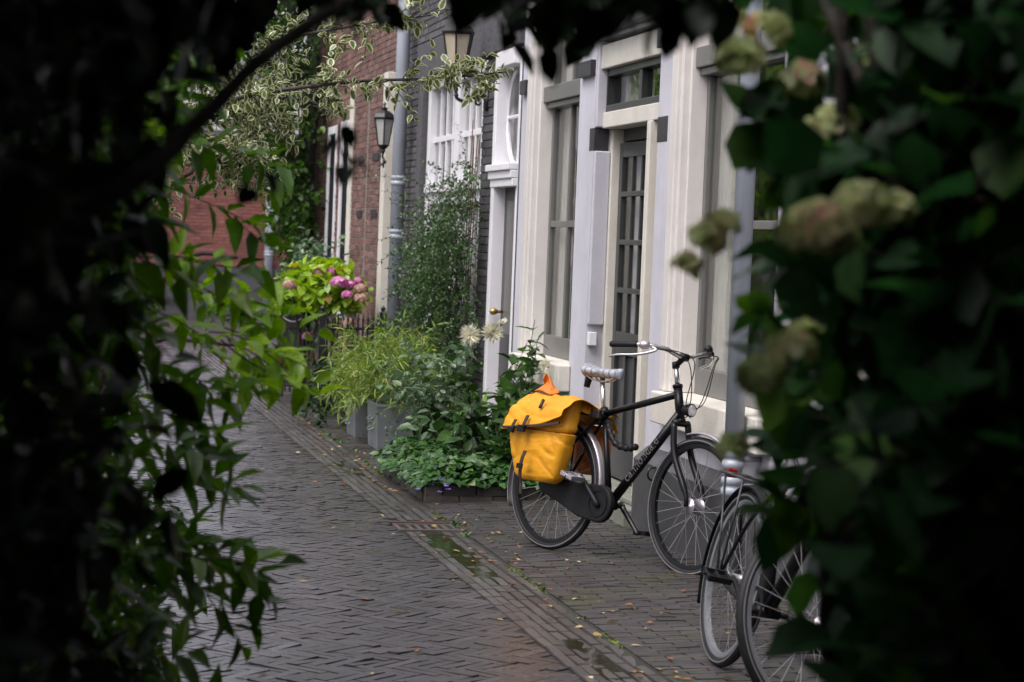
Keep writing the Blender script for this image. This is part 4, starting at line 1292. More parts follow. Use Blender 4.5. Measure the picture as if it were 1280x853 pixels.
    MB().lathe([(.004, 0), (.022, .004), (.024, .014), (.018, .026), (.006, .033), (.004, .036)], tuple(bp + Vector((0, 0, .012))), 14).build('bell', MT['plastic'], hb, True)
    cb = MB()
    for s_, end in ((-1, crown + Vector((.03, .03, .03))), (1, H0 + ax_ * .06), (-1, H0 + ax_ * .08), (1, crown + Vector((.03, -.02, .02)))):
        a_ = bar[s_][-20] + Vector((0, 0, -.01))
        o_ = St @ (cl + Vector((.13 + .04 * rng.random(), s_ * .07, -.02 - .05 * rng.random())))
        o2 = St @ (H0 + ax_ * .09 + Vector((.10 + .04 * rng.random(), s_ * .04, 0)))
        cb.tube(smooth_curve([a_, (a_ + o_) / 2 + Vector((.045, 0, .02)), o_, o2, end], 8), .0025, 6)
    cb.build('cables', MT['plastic'], root, True)
    # headlamp
    lp = St @ (crown + Vector((.06, 0, .07)))
    hl = MB().lathe([(.004, -.05), (.022, -.045), (.032, -.015), (.034, .01), (.03, .014)], (0, 0, 0), 16, 'x').xform(Matrix.Translation(lp)).build('headlamp', MT['plastic'], root, True)
    MB().lathe([(.03, .012), (.024, .018), (.001, .022)], (0, 0, 0), 16, 'x').xform(Matrix.Translation(lp)).build('lamp_lens', MT['lens'], hl, True)
    # mudguards
    prof = [(-.004, -.026), (.006, -.020), (.010, 0), (.006, .020), (-.004, .026), (.002, .018), (.006, 0), (.002, -.018)]
    MB().ring(0.362, prof, 40, (0, 0, WR), math.radians(-12), math.radians(205)).build('rear_mudguard', MT['alu'] if chaincase else MT['plastic'], root, True)
    fg = MB().ring(0.362, prof, 20, (1.05, 0, WR), math.radians(62), math.radians(106) if not front_fender else math.radians(170))
    fg.xform(St).build('front_mudguard', MT['alu'] if chaincase else MT['plastic'], root, True)
    # seat
    MB().tube([stop - Vector((0, 0, .03)), stop + Vector((-.052, 0, .165))], .0135, 12).build('seat_post', MT['steel'], root, True)
    MB().tube([stop + Vector((.008, 0, -.035)), stop + Vector((-.006, 0, .012))], .0215, 12).build('seat_clamp', MT['plastic'], root, True)
    sc = stop + Vector((-.055, 0, .195))
    sa = MB(); nL, nC = 16, 14; vs = []
    for i in range(nL):
        t_ = i / (nL - 1)
        x = sc.x - .135 + .285 * t_
        w = .088 * (math.sin(min(1, t_ * 3.2 + .16) * math.pi / 2)) * (1 - .78 * max(0, (t_ - .22) / .78) ** .8)
        if t_ > .93: w *= .75
        top = .030 + .018 * (1 - t_) ** 2 - .012 * math.sin(t_ * math.pi) + (0.0 if t_ > .06 else -.01)
        for j in range(nC):
            a = 2 * math.pi * j / nC
            yv = w * math.cos(a); zv = math.sin(a)
            vs.append((x, yv, sc.z + (top * zv if zv > 0 else .030 * zv)))
    fs = [(i * nC + j, i * nC + (j + 1) % nC, (i + 1) * nC + (j + 1) % nC, (i + 1) * nC + j) for i in range(nL - 1) for j in range(nC)]
    fs = [f_[::-1] for f_ in fs]
    fs += [tuple(range(nC)), tuple(reversed(range((nL - 1) * nC, nL * nC)))]
    sad = sa.add(vs, fs).build('saddle', MT[seat_mat], root, True)
    ra = MB()
    for s_ in (-1, 1):
        ra.tube(smooth_curve([sc + Vector((-.10, s_ * .035, -.02)), sc + Vector((-.04, s_ * .022, -.045)), sc + Vector((.05, s_ * .02, -.045)), sc + Vector((.12, s_ * .008, -.015))], 5), .004, 6)
    ra.build('saddle_rails', MT['steel'], sad, True)
    MB().tube([sc + Vector((-.10, 0, -.03)), sc + Vector((-.11, 0, -.085))], [.02, .016], 10).build('rear_reflector', MT['plastic'], sad, True)
    # drive
    if chaincase:
        poly = []
        for a in np.linspace(-100, 105, 18): poly.append((BB.x + .098 * math.cos(math.radians(a)), BB.z + .098 * math.sin(math.radians(a))))
        poly += [(.26, .375), (.10, .388), (0, .382), (-.045, .365), (-.05, .325), (-.02, .298), (.12, .258), (.28, .203)]
        cc_ = MB().prism(poly, -.082, -.046).build('chain_case', MT['plastic'], root, False, bevel=.010)
        MB().ring(.066, [(-.004, -.086), (.004, -.086), (.004, -.081), (-.004, -.081)], 36, tuple(BB)).build('ring', MT['bikeblack'], cc_)
    else:
        MB().ring(.085, [(-.012, -.058), (.006, -.058), (.006, -.053), (-.012, -.053)], 40, tuple(BB)).build('chainring', MT['plastic'], root)
    ca = math.radians(crank_deg)
    for s_ in (-1, 1):
        v = Vector((math.cos(ca), 0, math.sin(ca))) * (1 if s_ < 0 else -1)
        a_ = BB + Vector((0, s_ * .09, 0)); e_ = BB + v * .17 + Vector((0, s_ * .105, 0))
        cr_ = MB().tube([a_ - v * .02, a_ + v * .02, e_, e_ + v * .014], [.016, .015, .011, .009], 8)
        cr_.tube([BB, a_ + Vector((0, s_ * .012, 0))], .014, 8)
        cro = cr_.build('crank', MT['plastic'] if s_ < 0 else MT['iron'], root, True)
        pd = MB(); pc = e_ + Vector((0, s_ * .065, 0)); tl = .25 if s_ < 0 else -.05
        Pm = Matrix.Translation(pc) @ Matrix.Rotation(tl, 4, 'Y')
        q = MB()
        q.box(-.046, -.034, -.048, .048, -.012, .012); q.box(.034, .046, -.048, .048, -.012, .012); q.box(-.034, .034, -.048, -.037, -.011, .011); q.box(-.034, .034, .037, .048, -.011, .011); q.box(-.034, .034, -.006, .006, -.008, .008)
        q.tube([(0, -.06, 0), (0, .05, 0)], .007, 8)
        q.xform(Pm).build('pedal', MT['alu'] if (s_ < 0 and chaincase) else MT['plastic'], cro, bevel=.003)
    # luggage rack
    rk = MB()
    zt = .735
    for s_ in (-1, 1):
        rk.tube(smooth_curve([Vector((.24, s_ * .035, zt)), Vector((.1, s_ * .06, zt)), Vector((-.25, s_ * .06, zt)), Vector((-.30, s_ * .03, zt))], 5), .0055, 8)
        rk.tube([Vector((.02, s_ * .075, WR)), Vector((.03, s_ * .062, zt))], .005, 8); rk.tube([Vector((0, s_ * .075, WR)), Vector((-.20, s_ * .062, zt))], .005, 8)
    for x in (.15, .02, -.12, -.24): rk.tube([(x, -.06, zt), (x, .06, zt)], .004, 6)
    rk.build('luggage_rack', MT['plastic'] if not rack_light else MT['iron'], root, True)
    rl = MB().box(-.318, -.298, -.022, .022, zt - .02, zt + .018).build('tail_lamp', MT['red'], root, bevel=.006)
    if rack_light:
        return root
    return root


rp = onZ(683, 686.5, gz_side(2.72)); fp = onZ(850, 715.5, gz_side(3.2))
rp = Vector(rp); fp = Vector(fp)
d = fp - rp
BIKE_YAW = math.atan2(d.y, d.x)
print('bike contact', rp, fp, d.length)
BIKE = bicycle('bicycle', 'black city bicycle with yellow pannier standing by the glazed front door', (rp.x, rp.y, rp.z), BIKE_YAW, math.radians(7.5), -4)
BM = Matrix.Translation(rp) @ BIKE.rotation_quaternion.to_matrix().to_4x4()


def cloth_box(b, corners_bottom, corners_top, nu=14, nv=12, nw=5, amp=.012, seed=0, bulge=.02, power=3.0):
    """soft sack between a bottom and a top rectangle (x0,x1,y0,y1,z): rounded section, noise creases"""
    rings = []
    n = 72
    for i in range(nv + 1):
        t_ = i / nv
        x0, x1, y0, y1, z = [a * (1 - t_) + c * t_ for a, c in zip(corners_bottom, corners_top)]
        cx, cy, hx, hy = (x0 + x1) / 2, (y0 + y1) / 2, (x1 - x0) / 2, (y1 - y0) / 2
        bl_ = bulge * math.sin(math.pi * min(1, t_ * 1.05))
        e = 1.0
        if t_ < .12: e = .80 + .20 * math.sin(t_ / .12 * math.pi / 2)
        for k in range(n):
            a = 2 * math.pi * k / n
            c_, s_ = math.cos(a), math.sin(a)
            px = math.copysign(abs(c_) ** (2 / power), c_); py = math.copysign(abs(s_) ** (2 / power), s_)
            q = Vector((cx + px * (hx * e), cy + py * (hy * e + bl_), z))
            nz_ = mnoise.noise(q * 9 + Vector((seed, 0, 0))) + .5 * mnoise.noise(q * 22 + Vector((0, seed, 0)))
            cz = abs(mnoise.noise(Vector((q.x * 6 + q.z * 7 + seed, q.y * 4, q.z * 3 - q.x * 3))))
            nz_ -= 1.6 * max(0, .10 - cz) / .10
            q += Vector((px * .5, py, .25)) * nz_ * amp
            rings.append(q)
    fs = [(i * n + k, i * n + (k + 1) % n, (i + 1) * n + (k + 1) % n, (i + 1) * n + k) for i in range(nv) for k in range(n)]
    fs.append(tuple(reversed(range(n)))); fs.append(tuple(range(nv * n, nv * n + n)))
    return b.add(rings, fs)


# ---- pannier: two sacks joined over the rack, flap, straps
PN = thing('pannier_bag', 'yellow tarpaulin pannier with dark straps hanging on the bicycle rack', 'bag', tuple(rp), None, (0, 0, 0))
PN.rotation_mode = 'QUATERNION'; PN.rotation_quaternion = BIKE.rotation_quaternion
bd = cloth_box(MB(), (-.115, .200, -.215, -.105, .350), (-.205, .268, -.248, -.092, .615), nv=34, seed=3, amp=.006, bulge=.010)
body = bd.build('body', MT['yellow'], PN, True)
bd = cloth_box(MB(), (.0, .20, .105, .19, .42), (-.06, .22, .092, .20, .68), nv=14, seed=9, amp=.010)
bd.build('far_body', MT['orange'], PN, True)
bd = cloth_box(MB(), (-.204, .270, -.247, -.092, .612), (-.085, .225, -.185, -.06, .800), nv=14, seed=5, amp=.006, bulge=.008, power=2.8)
bd.build('neck', MT['yellow'], PN, True)
def sheet(fn, nu, nv, name, mat, parent, thick=.004):
    vs = [fn(i / nu, j / nv) for i in range(nu + 1) for j in range(nv + 1)]
    fs = [(i * (nv + 1) + j, (i + 1) * (nv + 1) + j, (i + 1) * (nv + 1) + j + 1, i * (nv + 1) + j + 1) for i in range(nu) for j in range(nv)]
    o = MB().add(vs, fs).build(name, mat, parent, True)
    so = o.modifiers.new('cloth', 'SOLIDIFY'); so.thickness = thick
    return o
def flap(u, v):
    # u: from the far side over the rack down to the belt line on the outside, v: along the bike from rear to front
    prof = FLAP_P
    k = min(len(prof) - 1.001, u * (len(prof) - 1)); i = int(k); q = prof[i].lerp(prof[i + 1], k - i)
    w = max(0.0, (u - .35) / .65)
    x0 = -.055 * (1 - w) - .185 * w ** .9; x1 = .29 - .015 * w
    x = x0 + (x1 - x0) * v
    up = w ** 2 * (.105 * v ** 2.0) - .045 * v * (1 - w) - .018 * (1 - w) * math.sin(v * 5 + 1)
    p_ = Vector((x, q.y, q.z + up))
    a = mnoise.noise(Vector((x * 9 + q.z * 5, q.y * 6, 2.0))) * .010 + mnoise.noise(Vector((x * 24 - q.z * 18, q.y * 12, 7.0))) * .004
    c = abs(mnoise.noise(Vector((x * 5 + q.z * 9, q.z * 4, 11.0))))
    a -= .009 * max(0, .2 - c) / .2
    return p_ + Vector((0, -.8 * a, .6 * a)) * (1 - .5 * max(0, w - .8) / .2)
FLAP_P = smooth_curve([Vector((0, .13, .70)), Vector((0, .07, .775)), Vector((0, -.03, .808)), Vector((0, -.12, .825)), Vector((0, -.190, .792)), Vector((0, -.248, .71)), Vector((0, -.276, .600))], 6)
fl = sheet(flap, 56, 44, 'flap', MT['yellow'], PN)
def curl(u, v):
    a = -0.4 + 1.9 * u
    w = 1 - .55 * u
    x = -.10 + .19 * (v - .0) * w + .03 * u
    return Vector((x, -.12 + .05 * math.sin(a * 1.5) - .05 * u, .815 + .10 * u * math.sin(math.pi * min(1, (v * .75 + .22))) + .008 * math.sin(v * 7)))
sheet(curl, 12, 12, 'lining_flap', MT['orange'], PN)
def tongue(u, v):
    x = .08 + .24 * u; y = -.16 + .20 * u - .02 * math.sin(u * 5)
    return Vector((x, y - .07 * (v - .5), .79 - .055 * u + .03 * math.sin(math.pi * v) - .02 * v))
sheet(tongue, 16, 8, 'folded_hem', MT['yellow'], PN)
# belt line, straps, buckles
st_ = MB()
P = [Vector((-.205 + .465 * k / 12, -.268 - .020 * math.sin(math.pi * k / 12), .606 + .060 * (k / 12) ** 1.6)) for k in range(13)]
for i in range(12):
    a, c = P[i], P[i + 1]
    st_.add([a + Vector((0, 0, -.007)), c + Vector((0, 0, -.007)), c + Vector((0, 0, .007)), a + Vector((0, 0, .007)), a + Vector((0, .012, -.007)), c + Vector((0, .012, -.007)), c + Vector((0, .012, .007)), a + Vector((0, .012, .007))],
            [(0, 1, 2, 3), (7, 6, 5, 4), (0, 4, 5, 1), (3, 2, 6, 7), (0, 3, 7, 4), (1, 5, 6, 2)])
st_.build('belt', MT['leather'], PN)
def strap(pts, w, name='strap'):
    b = MB()
    for i in range(len(pts) - 1):
        a, c = Vector(pts[i]), Vector(pts[i + 1])
        b.add([a + Vector((-w, 0, 0)), a + Vector((w, 0, 0)), c + Vector((w, 0, 0)), c + Vector((-w, 0, 0)), a + Vector((-w, .005, 0)), a + Vector((w, .005, 0)), c + Vector((w, .005, 0)), c + Vector((-w, .005, 0))],
              [(0, 3, 2, 1), (4, 5, 6, 7), (0, 1, 5, 4), (2, 3, 7, 6), (1, 2, 6, 5), (0, 4, 7, 3)])
    return b.build(name, MT['leather'], PN)
s1 = strap([(.055, -.290, .50), (.044, -.294, .465), (.034, -.292, .42), (.027, -.280, .365), (.026, -.266, .33), (.03, -.262, .275)], .011)
MB().box(.014, .054, -.302, -.288, .405, .432).build('buckle', MT['plastic'], s1, bevel=.003)
s2 = strap([(-.055, -.290, .655), (-.063, -.298, .625), (-.069, -.299, .590)], .010)
MB().box(-.085, -.045, -.311, -.294, .583, .613).build('buckle', MT['plastic'], s2, bevel=.003)
s3 = strap([(.030, -.284, .685), (.025, -.298, .640), (.017, -.301, .600)], .011)
MB().box(-.005, .043, -.314, -.294, .595, .630).build('buckle', MT['plastic'], s3, bevel=.003)
MB().tube([(.085, -.238, .775), (.092, -.262, .73)], [.009, .009], 8).build('eyelet', MT['leather'], PN, True)

# braided chain lock from the seat tube to the down tube
LK = thing('bike_lock', 'thick black braided chain lock looped round the bicycle seat tube', 'lock', tuple(rp), None, (0, 0, 0))
LK.rotation_mode = 'QUATERNION'; LK.rotation_quaternion = BIKE.rotation_quaternion
P = smooth_curve([(.335, -.028, .745), (.295, -.045, .735), (.265, 0, .725), (.29, .04, .715), (.345, .0, .70), (.40, -.035, .66), (.47, -.045, .60), (.56, -.045, .585), (.63, -.048, .60)], 10)
MB().tube(P, [.016 + .003 * math.sin(i * 1.3) for i in range(len(P))], 10).build('chain_sleeve', MT['plastic'], LK, True)
MB().box(.26, .33, -.065, -.03, .715, .765).build('lock_body', MT['iron'], LK, bevel=.008)

# ---- second bicycle, leaning on the right-hand drainpipe, front wheel turned towards the street
rp2 = Vector((2.67, 8.45, gz_side(2.67)))
BIKE2 = bicycle('bicycle', 'dark bicycle with silver rims and turned front wheel, half hidden by foliage at right', tuple(rp2), math.radians(-90), math.radians(10), -70, True, False, False, True, 'plastic', False, 150, True)


# ------------------------------------------------------------------ planting on the right-hand side
def V3(*a): return np.array(a, float)


# raised bed: soil mound, brick edging
ed = thing('bed_edging', 'low dark brick edging of the planting bed behind the bicycle rear wheel', 'edging', (2.9, 13.85, 0))
Cn, Aa, Bb, Nn_, la = [], [], [], [], []
bx0, bx1, by0, by1 = 2.43, 3.38, 13.75, 15.35
def course(z, off):
    x = bx0 - off
    while x < bx1:
        a, c = max(x, bx0), min(x + .212, bx1)
        if c - a > .04: Cn.append(((a + c) / 2, by0 + .045, z)); Aa.append((1., 0, 0)); la.append(c - a - .008)
        x += .212
    y = by0 + .1 + off * .4
    while y < by1:
        Cn.append((bx0 + .045, y + .106, z)); Aa.append((0, 1., 0)); la.append(.204); y += .212
zb = gz_side(2.5) - .01
course(zb, .0); course(zb + .062, .106)
n = len(Cn)
V, Fq, t = brick_field(np.array(Cn), np.array(Aa), np.cross(np.tile([0, 0, 1.], (n, 1)), np.array(Aa)), np.tile([0, 0, 1.], (n, 1)), np.array(la), .092, .056, .005, np.clip(rng.normal(.5, .28, n), 0, 1), .002, .02)
mesh_np('bricks', V, Fq, MT['edging'], ed, attrs={'tint': t})
so = MB(); N_ = 14; vs = []
for i in range(N_ + 1):
    for j in range(N_ + 1):
        x = bx0 + .06 + (bx1 + .02 - bx0 - .06) * i / N_; y = by0 + .06 + (by1 - by0) * j / N_
        vs.append((x, y, .075 + .05 * math.sin(math.pi * i / N_) * math.sin(math.pi * j / N_) + .02 * mnoise.noise(Vector((x * 4, y * 4, 0)))))
so.add(vs, [(i * (N_ + 1) + j, (i + 1) * (N_ + 1) + j, (i + 1) * (N_ + 1) + j + 1, i * (N_ + 1) + j + 1) for i in range(N_) for j in range(N_)])
struct(so.build('soil', MT['soil'], None, True))

# ground cover spilling over the edging
R_ = np.random.default_rng(21)
n = 5200
gx = R_.uniform(bx0 - .04, bx1 - .02, n); gy = R_.uniform(by0 - .02, by1 + .15, n)
edge = np.minimum(np.minimum(gx - bx0 + .06, gy - by0 + .05) / .16, 1)
hz = .06 + (.17 * np.clip(edge, 0.15, 1)) * (0.55 + .45 * R_.random(n)) + .05 * np.array([mnoise.noise(Vector((x * 5, y * 5, 1))) for x, y in zip(gx, gy)])
az = R_.uniform(0, 6.28, n)
D_ = np.column_stack([np.cos(az), np.sin(az), R_.uniform(-.5, .2, n)])
Nn2 = unit(np.column_stack([R_.normal(0, .35, n) - .15, R_.normal(0, .35, n) - .35, np.ones(n)]))
o = leaves('ground_cover', np.column_stack([gx, gy, hz]), D_, Nn2, R_.uniform(.04, .085, n), R_.uniform(.03, .06, n), MT['leaf_cover'], None, 'broad', .15, .3, np.clip(R_.normal(.45, .28, n), 0, 1))
o['kind'] = 'stuff'; o['label'] = 'low white-veined green ground cover filling the planting bed'
fv = thing('bellflower', 'small violet bellflower at the corner of the brick edged bed', 'flower', (2.47, 13.72, 0))
pP, pD = [], []
for k in range(9):
    c = V3(2.42 + R_.uniform(-.06, .16), 13.70 + R_.uniform(-.05, .06), .07 + R_.uniform(-.03, .05))
    for q in range(5):
        a = q * 1.257 + k; pP.append(c); pD.append((math.cos(a), math.sin(a) * .7 - .3, .5))
leaves('petals', np.array(pP), np.array(pD), np.tile([0, -.3, 1.], (len(pP), 1)) + R_.normal(0, .1, (len(pP), 3)), .022, .013, MT['violet'], fv, 'oval')

# dahlia clump with cream spider flowers
DP = thing('dahlia_plant', 'tall leafy dahlia with cream spider flowers in the brick edged bed', 'plant', (3.0, 14.9, .08))
pl = Plant(31)
tops = [(2.95, 15.2, .92), (3.07, 15.1, .94), (3.18, 14.75, 1.10), (3.24, 14.55, .95), (2.80, 15.0, .78), (2.9, 14.5, .62), (3.05, 14.6, .80), (3.2, 14.3, .66), (2.68, 15.2, .62), (3.12, 14.9, .86), (2.75, 14.6, .5), (3.25, 14.9, .85)]
for (x, y, z) in tops:
    b0 = V3(x * .75 + .25 * 3.0 + R_.uniform(-.1, .1), y * .75 + .25 * 14.9, .08)
    v = V3(x, y, z) - b0
    pts, dirs = pl.twig(b0, v, np.linalg.norm(v), 9, .135, .068, droop=.0, radius=.006, spread=1.0, steps=7, wander=.05, first=.12, pair=True, tint=.45)
    for q in (2, 3, 4, 5):
        pl.twig(pts[q], unit(dirs[q] * .6 + R_.normal(0, .6, 3)), .22, 3, .115, .058, droop=.2, radius=.003, pair=True, tint=.5, steps=4)
for k in range(46):
    x, y = R_.uniform(2.75, 3.34), R_.uniform(14.0, 15.3)
    pl.twig((x, y, .12), (R_.normal(0, .3), R_.normal(0, .3) - .1, 1), R_.uniform(.18, .42), 4, .14, .07, droop=.3, radius=.004, pair=True, steps=4, tint=.35)
pl.build(DP, MT['leaf_dahlia'], MT['twig'], 'oval', .22, .25, tname='stems')
def spider_flower(parent, c, r, seed, facing=(-.35, -.85, .35), n=110):
    q = np.random.default_rng(seed); f = unit(np.array(facing)); a = unit(np.cross(f, [0, 0, 1.])); b_ = np.cross(a, f)
    P_, D2, N2 = [], [], []
    for k in range(n):
        th = q.uniform(0, 6.28); el = abs(q.normal(.15, .35))
        d_ = unit((a * math.cos(th) + b_ * math.sin(th)) * math.cos(el) + f * math.sin(el))
        P_.append(np.array(c) + d_ * .005); D2.append(d_); N2.append(f + q.normal(0, .1, 3))
    leaves('flower_head', np.array(P_), np.array(D2), np.array(N2), q.uniform(.75, 1.05, n) * r, r * .13, MT['petal'], parent, 'blade', .4, -.1)
spider_flower(DP, (2.945, 15.15, .945), .085, 1); spider_flower(DP, (3.075, 15.05, .975), .085, 2, (-.2, -.9, .3)); spider_flower(DP, (3.285, 14.35, .80), .05, 3); spider_flower(DP, (3.105, 14.85, 1.06), .035, 4, (-.2, -.4, .8), 40)

# silver green shrub at the left of the bed
SP = thing('silver_shrub', 'upright grey green shrub between the zinc planters and the dahlia', 'shrub', (2.62, 15.6, .08))
pl = Plant(33)
for k in range(26):
    b0 = V3(R_.uniform(2.62, 2.95), R_.uniform(14.8, 15.4), .1); tp = V3(R_.uniform(2.5, 3.0), R_.uniform(14.9, 15.8), R_.uniform(.5, 1.0))
    v = tp - b0; L_ = np.linalg.norm(v)
    pts, dirs = pl.twig(b0, v, L_, 14, .085, .040, droop=.05, radius=.004, steps=7, wander=.07, first=.25, spread=1.1, tint=.55)
    pl.twig(pts[5], unit(dirs[5] + R_.normal(0, .6, 3)), .22, 7, .08, .038, droop=.1, radius=.003, tint=.6, steps=4)
pl.build(SP, MT['leaf_sil'], MT['twig'], 'oval', .25, .2)

# climbing plant on the grey house, brown canes up to the lantern
CP = thing('climbing_plant', 'bushy green climbing plant hanging over the white sash window', 'climber', (3.35, 18.2, 0))
pl = Plant(41)
cn = MB()
for k in range(4):
    y = 17.62 + .09 * k
    P = smooth_curve([(3.36 + R_.uniform(-.03, .03), y + .15, .05), (3.40, y + .05, 1.0), (3.415, y, 1.8), (3.43, y - .02 + R_.uniform(-.05, .05), 2.3 + R_.uniform(0, .3))], 5)
    cn.tube(P, .0045, 6)
cn.build('canes', MT['cane'], CP, True)
for k in range(760):
    y = R_.uniform(17.35, 18.75); f = (y - 17.35) / 1.4
    ztop = 2.22 - .55 * f ** 1.3 + R_.normal(0, .08); z = R_.uniform(.55, max(.8, ztop))
    x = 3.44 - R_.uniform(0.02, .28) * (1.15 - .4 * z / 2.2)
    dr = (R_.normal(-.35, .3), R_.normal(-.05, .45), R_.normal(-.3, .5))
    pl.twig((x, y, z), dr, R_.uniform(.28, .6), 24, .030, .018, droop=1.1, radius=.0022, steps=6, wander=.14, spread=1.1, tint=.45)
for k in range(16):                                      # loose wisps standing off the mass
    y = R_.uniform(17.2, 19.6); z = R_.uniform(1.0, 2.1)
    pl.twig((3.35, y, z), (-.5 + R_.normal(0, .4), R_.choice([-1, 1]) * .9, R_.uniform(-.1, .5)), R_.uniform(.5, .8), 20, .034, .019, droop=.25, radius=.0022, steps=8, wander=.1, spread=1.1, tint=.6)
pl.twig((3.40, 17.3, 1.95), (-.4, -.9, .45), .75, 18, .04, .022, droop=.1, radius=.003, steps=8, wander=.1, tint=.6)
pl.twig((3.40, 17.3, 1.5), (-.4, -.9, .35), .7, 18, .04, .022, droop=.2, radius=.003, steps=8, wander=.1, tint=.6)
pl.build(CP, MT['leaf_vine'], MT['twig'], 'oval', .2, .1)

# zinc planters with bamboo
def planter(name, label, x0, x1, y0, y1, h, mat=None):
    T_ = thing(name, label, 'planter', ((x0 + x1) / 2, (y0 + y1) / 2, 0), 'zinc planters beside the planting bed')
    b = MB(); i = .012; z0 = gz_side((x0 + x1) / 2) - .003; f_ = .015
    o0 = [(x0 + f_, y0 + f_), (x1 - f_, y0 + f_), (x1 - f_, y1 - f_), (x0 + f_, y1 - f_)]; o1 = [(x0, y0), (x1, y0), (x1, y1), (x0, y1)]
    vs = [(x, y, z0) for x, y in o0] + [(x, y, h) for x, y in o1] + [(x + (i if x == x0 else -i), y + (i if y == y0 else -i), h) for x, y in o1] + [(x + (i if x == x0 else -i), y + (i if y == y0 else -i), h - .06) for x, y in o1]
    fs = [(3, 2, 1, 0)]
    for k in range(4):
        k2 = (k + 1) % 4
        fs += [(k, k2, 4 + k2, 4 + k), (4 + k, 4 + k2, 8 + k2, 8 + k), (8 + k, 8 + k2, 12 + k2, 12 + k)]
    b.add(vs, fs)
    b.build('box', mat or MT['zinc'], T_, bevel=.004)
    rm = MB()
    for a, c in (((x0 - .006, x1 + .006), (y0 - .007, y0 + .006)), ((x0 - .006, x1 + .006), (y1 - .006, y1 + .007)), ((x0 - .007, x0 + .006), (y0 + .006, y1 - .006)), ((x1 - .006, x1 + .007), (y0 + .006, y1 - .006))):
        rm.box(a[0], a[1], c[0], c[1], h - .012, h + .008)
    rm.build('rim', MT['zinc'], T_)
    MB().add([(x0 + i, y0 + i, h - .045), (x1 - i, y0 + i, h - .045), (x1 - i, y1 - i, h - .045), (x0 + i, y1 - i, h - .045)], [(0, 1, 2, 3)]).build('compost', MT['soil'], T_)
    hd = MB()
    for z in (h - .12, h - .20):
        hd.tube(smooth_curve([(x0 - .0, y0 + .12, z + .02), (x0 - .03, y0 + .14, z), (x0 - .03, (y0 + y1) / 2 + .02, z), (x0, (y0 + y1) / 2 + .04, z + .02)], 4), .006, 6)
    hd.build('handle', MT['zinc'], T_, True)
    return T_
planter('planter', 'square zinc planter with a rim beside the silver shrub', 2.60, 2.93, 16.95, 17.45, .325)
planter('planter', 'smaller zinc planter with bamboo, the one farther from the bed', 2.58, 2.82, 18.0, 18.5, .28)
BA = thing('bamboo', 'weeping light green bamboo spilling from the zinc planters', 'plant', (2.72, 17.6, .27))
pl = Plant(51)
for k in range(120):
    b0 = V3(R_.uniform(2.66, 2.92), R_.uniform(16.98, 18.4), .27)
    d_ = V3(R_.normal(.05, .34), R_.normal(-.05, .45), R_.uniform(.8, 1.4))
    pts, dirs = pl.twig(b0, d_, R_.uniform(.38, .72), 6, .11, .013, droop=.75, radius=.003, steps=8, wander=.08, first=.3, spread=.8, upn=.5, tint=.5)
    for q in (3, 4, 5, 6, 7):
        pl.twig(pts[q], unit(dirs[q] * .5 + R_.normal(0, .55, 3) + V3(-.15, -.15, -.25)), R_.uniform(.12, .28), 7, .115, .013, droop=.9, radius=.0015, steps=4, spread=.7, upn=.4, tint=.5)
pl.build(BA, MT['leaf_bamboo'], MT['twig'], 'blade', .3, .35, tname='canes')
IV = thing('ivy_clump', 'dark low ivy at the foot of the iron fence left of the planters', 'plant', (2.62, 19.4, 0))
pl = Plant(53)
for k in range(90):
    pl.twig((R_.uniform(2.5, 2.85), R_.uniform(18.6, 20.6), R_.uniform(.0, .38)), R_.normal(0, 1, 3) + V3(-.4, -.3, .2), .2, 7, .06, .05, droop=.5, radius=.002, steps=4, tint=.4)
pl.build(IV, MT['leaf_dark'], MT['twig'], 'broad', .2, .2)
# trailing sprigs across the planter front
TS = thing('trailing_plant', 'thin trailing sprigs with tiny leaves hanging over the square zinc planter', 'plant', (2.75, 16.9, .3))
pl = Plant(54)
for k in range(16):
    pl.twig((R_.uniform(2.6, 2.98), R_.uniform(16.85, 16.95), R_.uniform(.18, .36)), (R_.normal(0, .5), -.3, R_.normal(-.3, .4)), R_.uniform(.25, .45), 9, .022, .016, droop=.9, radius=.0016, steps=6, tint=.6)
pl.build(TS, MT['leaf_vine'], MT['twig'], 'oval')

# pink hydrangea behind the iron fence
HY = thing('pink_hydrangea', 'lime leaved hydrangea with pink and faded flower heads behind the iron fence', 'shrub', (2.8, 22.2, 0))
pl = Plant(61)
hc = V3(2.80, 22.1, .95)
for k in range(230):
    u_ = unit(R_.normal(0, 1, 3)); u_[2] = abs(u_[2]) * 1.0 - .35 * R_.random()
    p0 = hc + u_ * V3(.30, .45, .28) * R_.uniform(.4, 1); p0[2] = max(p0[2], .35)
    pl.twig(p0, u_ + V3(0, -.2, .4), R_.uniform(.14, .28), 3, .125, .085, droop=.3, radius=.004, pair=True, steps=4, tint=.5 + .25 * u_[2])
for k in range(10):
    pl.tw.tube(smooth_curve([(2.8 + R_.uniform(-.15, .15), 22.2, 0), (2.8 + R_.uniform(-.25, .25), 22.1 + R_.uniform(-.2, .2), .5), (2.8 + R_.uniform(-.35, .35), 22.0 + R_.uniform(-.3, .3), 1.0)], 4), .010, 6)
pl.build(HY, MT['leaf_lime'], MT['twig'], 'broad', .2, .25)
